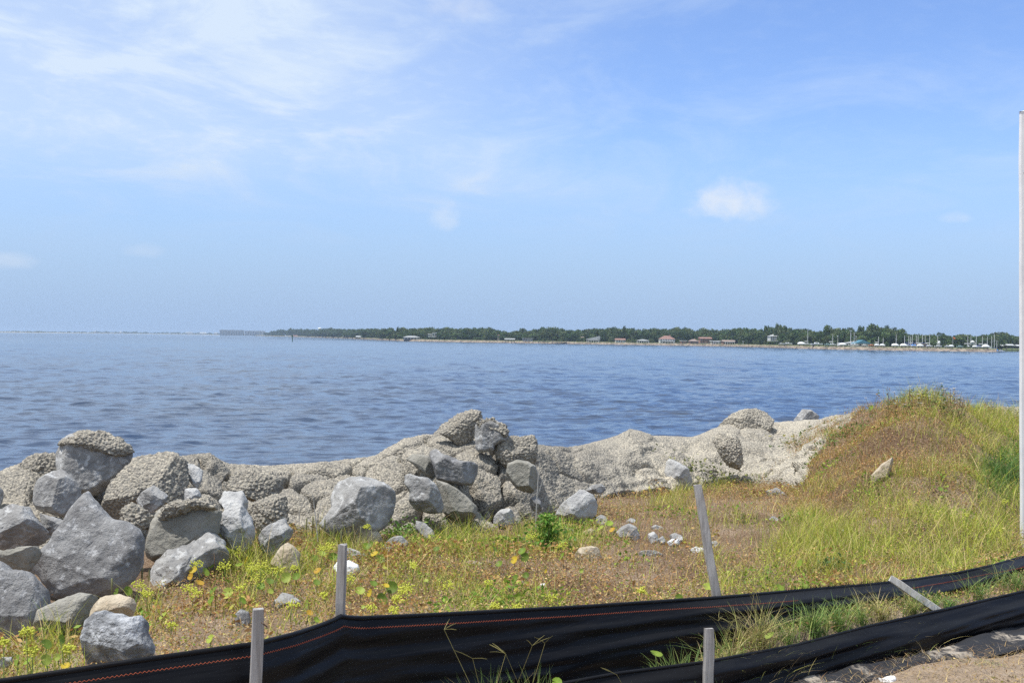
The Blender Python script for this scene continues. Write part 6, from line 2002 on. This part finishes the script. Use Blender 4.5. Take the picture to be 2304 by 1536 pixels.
def boats():
    B = boat
    B('small white runabout on the bank left of the long white hull', 1757, 9, 10, 'gel', 'motor')
    B('long white cabin boat ashore, first of the boat row', 1772, 12, 21, 'gel', 'motor')
    B('domed white shrink-wrapped boat, tallest cover of the row', 1804, 12, 18, 'gel', 'shroud')
    B('long low white hull right of the domed cover', 1838, 10, 27, 'gel', 'motor', yaw=0.1)
    B('white sailboat with a light mast behind the low hull', 1816, 20, 16, 'gel', 'sail', 742)
    B('white sailboat with a tall mast left of the camper', 1872, 14, 20, 'gel', 'sail', 752)
    B('low grey-white boat under the palm trees', 1862, 8, 14, 'geln', 'motor')
    B('white boat just right of the white camper', 1897, 9, 16, 'gel', 'shroud')
    B('large white sailboat before the shed annexe', 1920, 10, 22, 'gel', 'sail', 748)
    B('white boat at the right foot of the teal shed', 1945, 10, 11, 'gel', 'motor')
    B('orange hulled boat, the only orange one ashore', 1961, 10, 14, 'gelo', 'motor')
    B('white shrink-wrapped boat right of the orange boat', 1973, 10, 11, 'gel', 'shroud')
    B('white boat with a rounded cover and mast behind it', 1986, 12, 12, 'gel', 'shroud', mast=760, boom=False)
    B('sailboat whose mast stands left of the rounded cover', 1975, 22, 18, 'gel', 'sail', 757)
    B('boxy white shrink-wrapped boat with tall mast', 2015, 10, 17, 'gel', 'shroud', mast=752, boom=False)
    B('white low boat under the dark-topped mast', 2034, 9, 17, 'gel', 'shroud', mast=754, boom=False)
    B('boat under a bright blue tarpaulin, left one of two', 2057, 9, 13, 'gel', 'motor', None, 'tarp')
    B('white humped cover boat below the wooden kiosk', 2071, 8, 15, 'gel', 'shroud')
    for k, (px, top) in enumerate(((2043, 755), (2047, 757), (2051, 753), (2060, 754), (2064, 753), (2074, 752), (2080, 755), (2090, 752), (2108, 754))):
        B('white sailboat in the first mast cluster, mast ' + ORD[k], px, 26 + 5 * (k % 3), 20, 'gel', 'sail', top, 'navy' if k % 3 == 0 else None, 'sailboats in the first mast cluster')
    B('white cabin boat right of the humped cover', 2091, 9, 14, 'gel', 'motor')
    B('flat white boat before the storage tank', 2111, 9, 17, 'gel', 'motor')
    B('small white boat under the orange flag', 2131, 8, 9, 'gel', 'motor')
    B('white covered boat right of the orange flag', 2141, 10, 12, 'gel', 'shroud')
    B('pale green boat right of the covered boat', 2160, 9, 15, 'geln', 'motor')
    B('white bow pointing right by the navy cover', 2194, 9, 9, 'gel', 'shroud')
    B('boat under a navy canvas cover', 2203, 11, 12, 'gel', 'motor', None, 'navy')
    for k, (px, top) in enumerate(((2176, 755), (2183, 754), (2195, 754), (2209, 756), (2220, 757))):
        B('white sailboat in the second mast cluster, mast ' + ORD[k], px, 30 + 5 * (k % 2), 19, 'gel', 'sail', top, None, 'sailboats in the second mast cluster')
    B('large white boat with a rounded top at the spit', 2219, 9, 18, 'gel', 'shroud')
    B('tallest-masted sailboat with a blue sail cover', 2236, 14, 15, 'gel', 'sail', 751, 'tarp', z=0.1)
    B('sailboat just left of the tallest mast', 2230, 22, 15, 'gel', 'sail', 756, None, z=0.1)
    B('short-masted sailboat right of the tallest mast', 2242, 20, 12, 'gel', 'sail', 765, 'tarp', z=0.1)
    B('white sport boat afloat beyond the end of the spit', 2253, 8, 16, 'gel', 'motor', z=0.0)
    # camper box
    d = shd(1889) + 9
    t = thing('camper', 'white box camper parked among the boats ashore', 'camper', (fx(1889, d), d, ZL - 0.1))
    MB().box((0, 0, 1.2), (1.9, 2.2, 1.5)).local('body', M['gel'], t)
    MB().box((0.2, -1.12, 1.45), (0.8, 0.06, 0.45)).local('window', M['glassd'], t)
    for s in (-0.6, 0.6):
        MB().tube([(s, -1.05, 0.3), (s, -0.8, 0.3)], 0.3, 10).local('wheel', M['boot'], t)
    # lamp poles
    for lab, px, top, hd in (('tall white light pole before the shed annexe', 1914, 744, True), ('tan wooden pole left of the white camper', 1885, 756, False), ('thin pale pole in front of the dark grove', 1672, 768, True),
                             ('slim white pole left of the teal shed door', 1926, 757, False)):
        d = shd(px) + 8
        t = thing('light_pole' if hd else 'pole', lab, 'pole', (fx(px, d), d, ZL - 0.2))
        h = zat(px, top, d) - ZL + 0.2
        MB().tube([(0, 0, 0), (0, 0, h)], [0.16, 0.11], 8).local('shaft', M['alloy' if hd else 'wallc'], t)
        if hd:
            MB().box((0, 0, h + 0.12), (1.3, 0.4, 0.22)).local('lamp_head', M['gel'], t)
        else:
            MB().box((0, 0, h + 0.1), (0.5, 0.4, 0.3)).local('cap', M['gel'], t)
    # orange flag
    d = shd(2146) + 20
    t = thing('flag', 'orange flag flying above the marina shrubs', 'flag', (fx(2146, d), d, ZL))
    h = zat(2144, 757, d) - ZL
    MB().tube([(-0.5, 0, 0), (-0.5, 0, h)], 0.06, 6).local('flagpole', M['alloy'], t)
    link('cloth', mesh_np('cloth', np.array([(-0.5, 0, h), (0.1, 0.1, h - 0.35), (0.7, -0.05, h - 0.75), (0.6, 0, h - 1.3), (0.0, 0.1, h - 0.95), (-0.5, 0, h - 0.7), (-0.5, 0.05, h), (0.1, 0.15, h - 0.35), (0.7, 0, h - 0.75), (0.6, 0.05, h - 1.3), (0.0, 0.15, h - 0.95), (-0.5, 0.05, h - 0.7)]),
                          [(0, 5, 4, 1), (1, 4, 3, 2), (6, 7, 10, 11), (7, 8, 9, 10), (0, 1, 7, 6), (1, 2, 8, 7), (2, 3, 9, 8), (3, 4, 10, 9), (4, 5, 11, 10), (5, 0, 6, 11)], False, None, M['flag']), t)


boats()


def far_left():
    # channel marker
    d = 3.3 * FPX / (768 - hor(658))
    t = thing('channel_marker', 'dark green channel marker pile standing in open water', 'marker', (fx(658, d), d, 0))
    h = zat(658, 754, d)
    MB().tube([(0, 0, -1.0), (0, 0, h)], [0.22, 0.19], 8).local('pile', M['marker'], t)
    MB().box((0, -0.24, h - 0.55), (0.75, 0.06, 0.75)).local('board', M['marker'], t)
    # water tower
    d = 2600
    t = thing('water_tower', 'white bulb of a water tower above the wooded point', 'tower', (fx(719, d), d, ZL))
    zt = zat(719, 736.5, d) - ZL
    mb = MB().tube([(0, 0, zt - 4.6), (0, 0, zt - 3.6), (0, 0, zt - 2.2), (0, 0, zt - 0.9), (0, 0, zt)], [1.0, 3.0, 4.2, 3.6, 0.4], 16)
    mb.local('tank', M['gel'], t, True)
    MB().tube([(0, 0, 0), (0, 0, zt - 4)], [1.2, 0.9], 10).local('stem', M['gel'], t)
    # two apartment slabs
    for lab, p0, p1, ty, nb in (('hazy long apartment block, left of the pair on the horizon', 495, 548, 742.5, 9), ('hazy apartment block, right of the pair, touching the woods', 551, 596, 744.5, 8)):
        d = 4600
        pc = (p0 + p1) / 2
        w = (p1 - p0) * d / FPX
        h = zat(pc, ty, d) - 1.2
        t = thing('apartment_block', lab, 'building', (fx(pc, d), d, 1.2))
        MB().box((0, 0, h / 2 - 0.5), (w, 16, h + 1)).local('wall', M['wallc'], t)
        for k in range(nb):
            x = -w / 2 + w * (k + 0.5) / nb
            by = MB().box((x, -8.6, h * 0.47), (w / nb * 0.62, 1.2, h * 0.90)).local('balcony_bay', M['wallg'], t)
            for f in range(6):
                MB().box((x, -9.3, h * (0.10 + 0.145 * f)), (w / nb * 0.5, 0.12, h * 0.07)).local('window', M['glassd'], by)
        MB().box((0, 0, h + 0.35), (w + 1, 17, 0.7)).local('roof', M['wallc'], t)
    # long far beach with dunes and low woods
    P = np.array([(-700, 2300), (-300, 2700), (0, 3100), (80, 3500), (160, 4200), (230, 5000), (300, 5600), (420, 5600), (520, 4750), (610, 4500)], float)
    px = np.linspace(-700, 610, 200)
    d = np.interp(px, P[:, 0], P[:, 1])
    V = np.array([[fx(p, dd + b), dd + b, z] for b, z in ((0, -1.0), (15, 0.7), (60, 1.3), (130, 2.2), (500, 2.5), (900, -0.9)) for p, dd in zip(px, d)])
    tag(link('far_beach', mesh_np('far_beach', V, grid_faces(6, 200), True, None, M['sand'])), kind='structure')
    lr = np.random.default_rng(61)
    n = 9000
    q = lr.uniform(-700, 610, n)
    dd = np.interp(q, P[:, 0], P[:, 1]) + lr.uniform(70, 200, n)
    top = np.interp(q, [-700, 0, 60, 100, 150, 200, 215, 240, 255, 275, 285, 300, 306, 312, 330, 350, 385, 395, 420, 450, 470, 495, 610], [3.5, 3.6, 5.0, 4.4, 4.6, 6.5, 9, 8, 6.5, 11, 9, 11, 15, 9, 8.5, 7.5, 11.5, 8.5, 8, 9.5, 8.5, 7.5, 8])
    top = top * (0.75 + 0.3 * vnoise(np.stack([q / 4.0, 0 * q, 0 * q], 1), 9))
    z = 1.0 + lr.uniform(0, 1, n) * np.maximum(top - 1.0, 0.6)
    C = np.array([(0.055, 0.085, 0.035), (0.075, 0.10, 0.045), (0.09, 0.10, 0.05)])[lr.integers(0, 3, n)] * lr.uniform(0.7, 1.3, (n, 1))
    V, F, col = leaflets(np.stack([fx(q, dd), dd, z], 1), lr.uniform(2.5, 6.5, n) * np.clip(top / 8, 0.4, 1), C, 62, 0.35)
    tag(link('distant_woods', mesh_np('distant_woods', V, F, False, col, M['farleaf'])), 'hazy strip of low trees and scrub along the far beach', 'woods', kind='stuff')
    for lab, p, wpx, hpx, wm, rm in (('tiny white house on the far beach, left of the others', 214, 5, 3.0, 'wallw', 'roofg'), ('tiny bright house on the far beach under taller trees', 272, 5, 3.2, 'wallw', 'roofl'),
                                     ('hazy low grey building on the far beach', 425, 18, 3.0, 'wallg', 'roofg'), ('hazy building with long pale roof left of the apartment blocks', 457, 17, 3.0, 'wallc', 'roofl'),
                                     ('small hazy house just left of the apartment blocks', 486, 9, 3.0, 'wallc', 'roofg')):
        dq = np.interp(p, P[:, 0], P[:, 1]) + 60
        house(lab, p, 0, wpx, hpx, 2.0, wm, rm, 'hip', 4, d=dq, z0=1.3, dp=12)


far_left()


# ------------------------------------------------------------------ air
def build_haze():
    m, T = new_mat('sea_haze')
    v = T.n('ShaderNodeVolumePrincipled', {'Color': (0.62, 0.78, 1.0), 'Density': 1.25e-4, 'Anisotropy': 0.25})
    o = T.n('ShaderNodeOutputMaterial')
    T.t.links.new(v.outputs[0], o.inputs['Volume'])
    mb = MB().box((0, 0, 13.0), (19000, 19000, 30.5))
    ob = link('haze', mesh_np('haze', np.array(mb.v), mb.f, False, None, m))
    tag(ob, 'thin bluish sea haze over the bay', 'haze', kind='stuff')


build_haze()
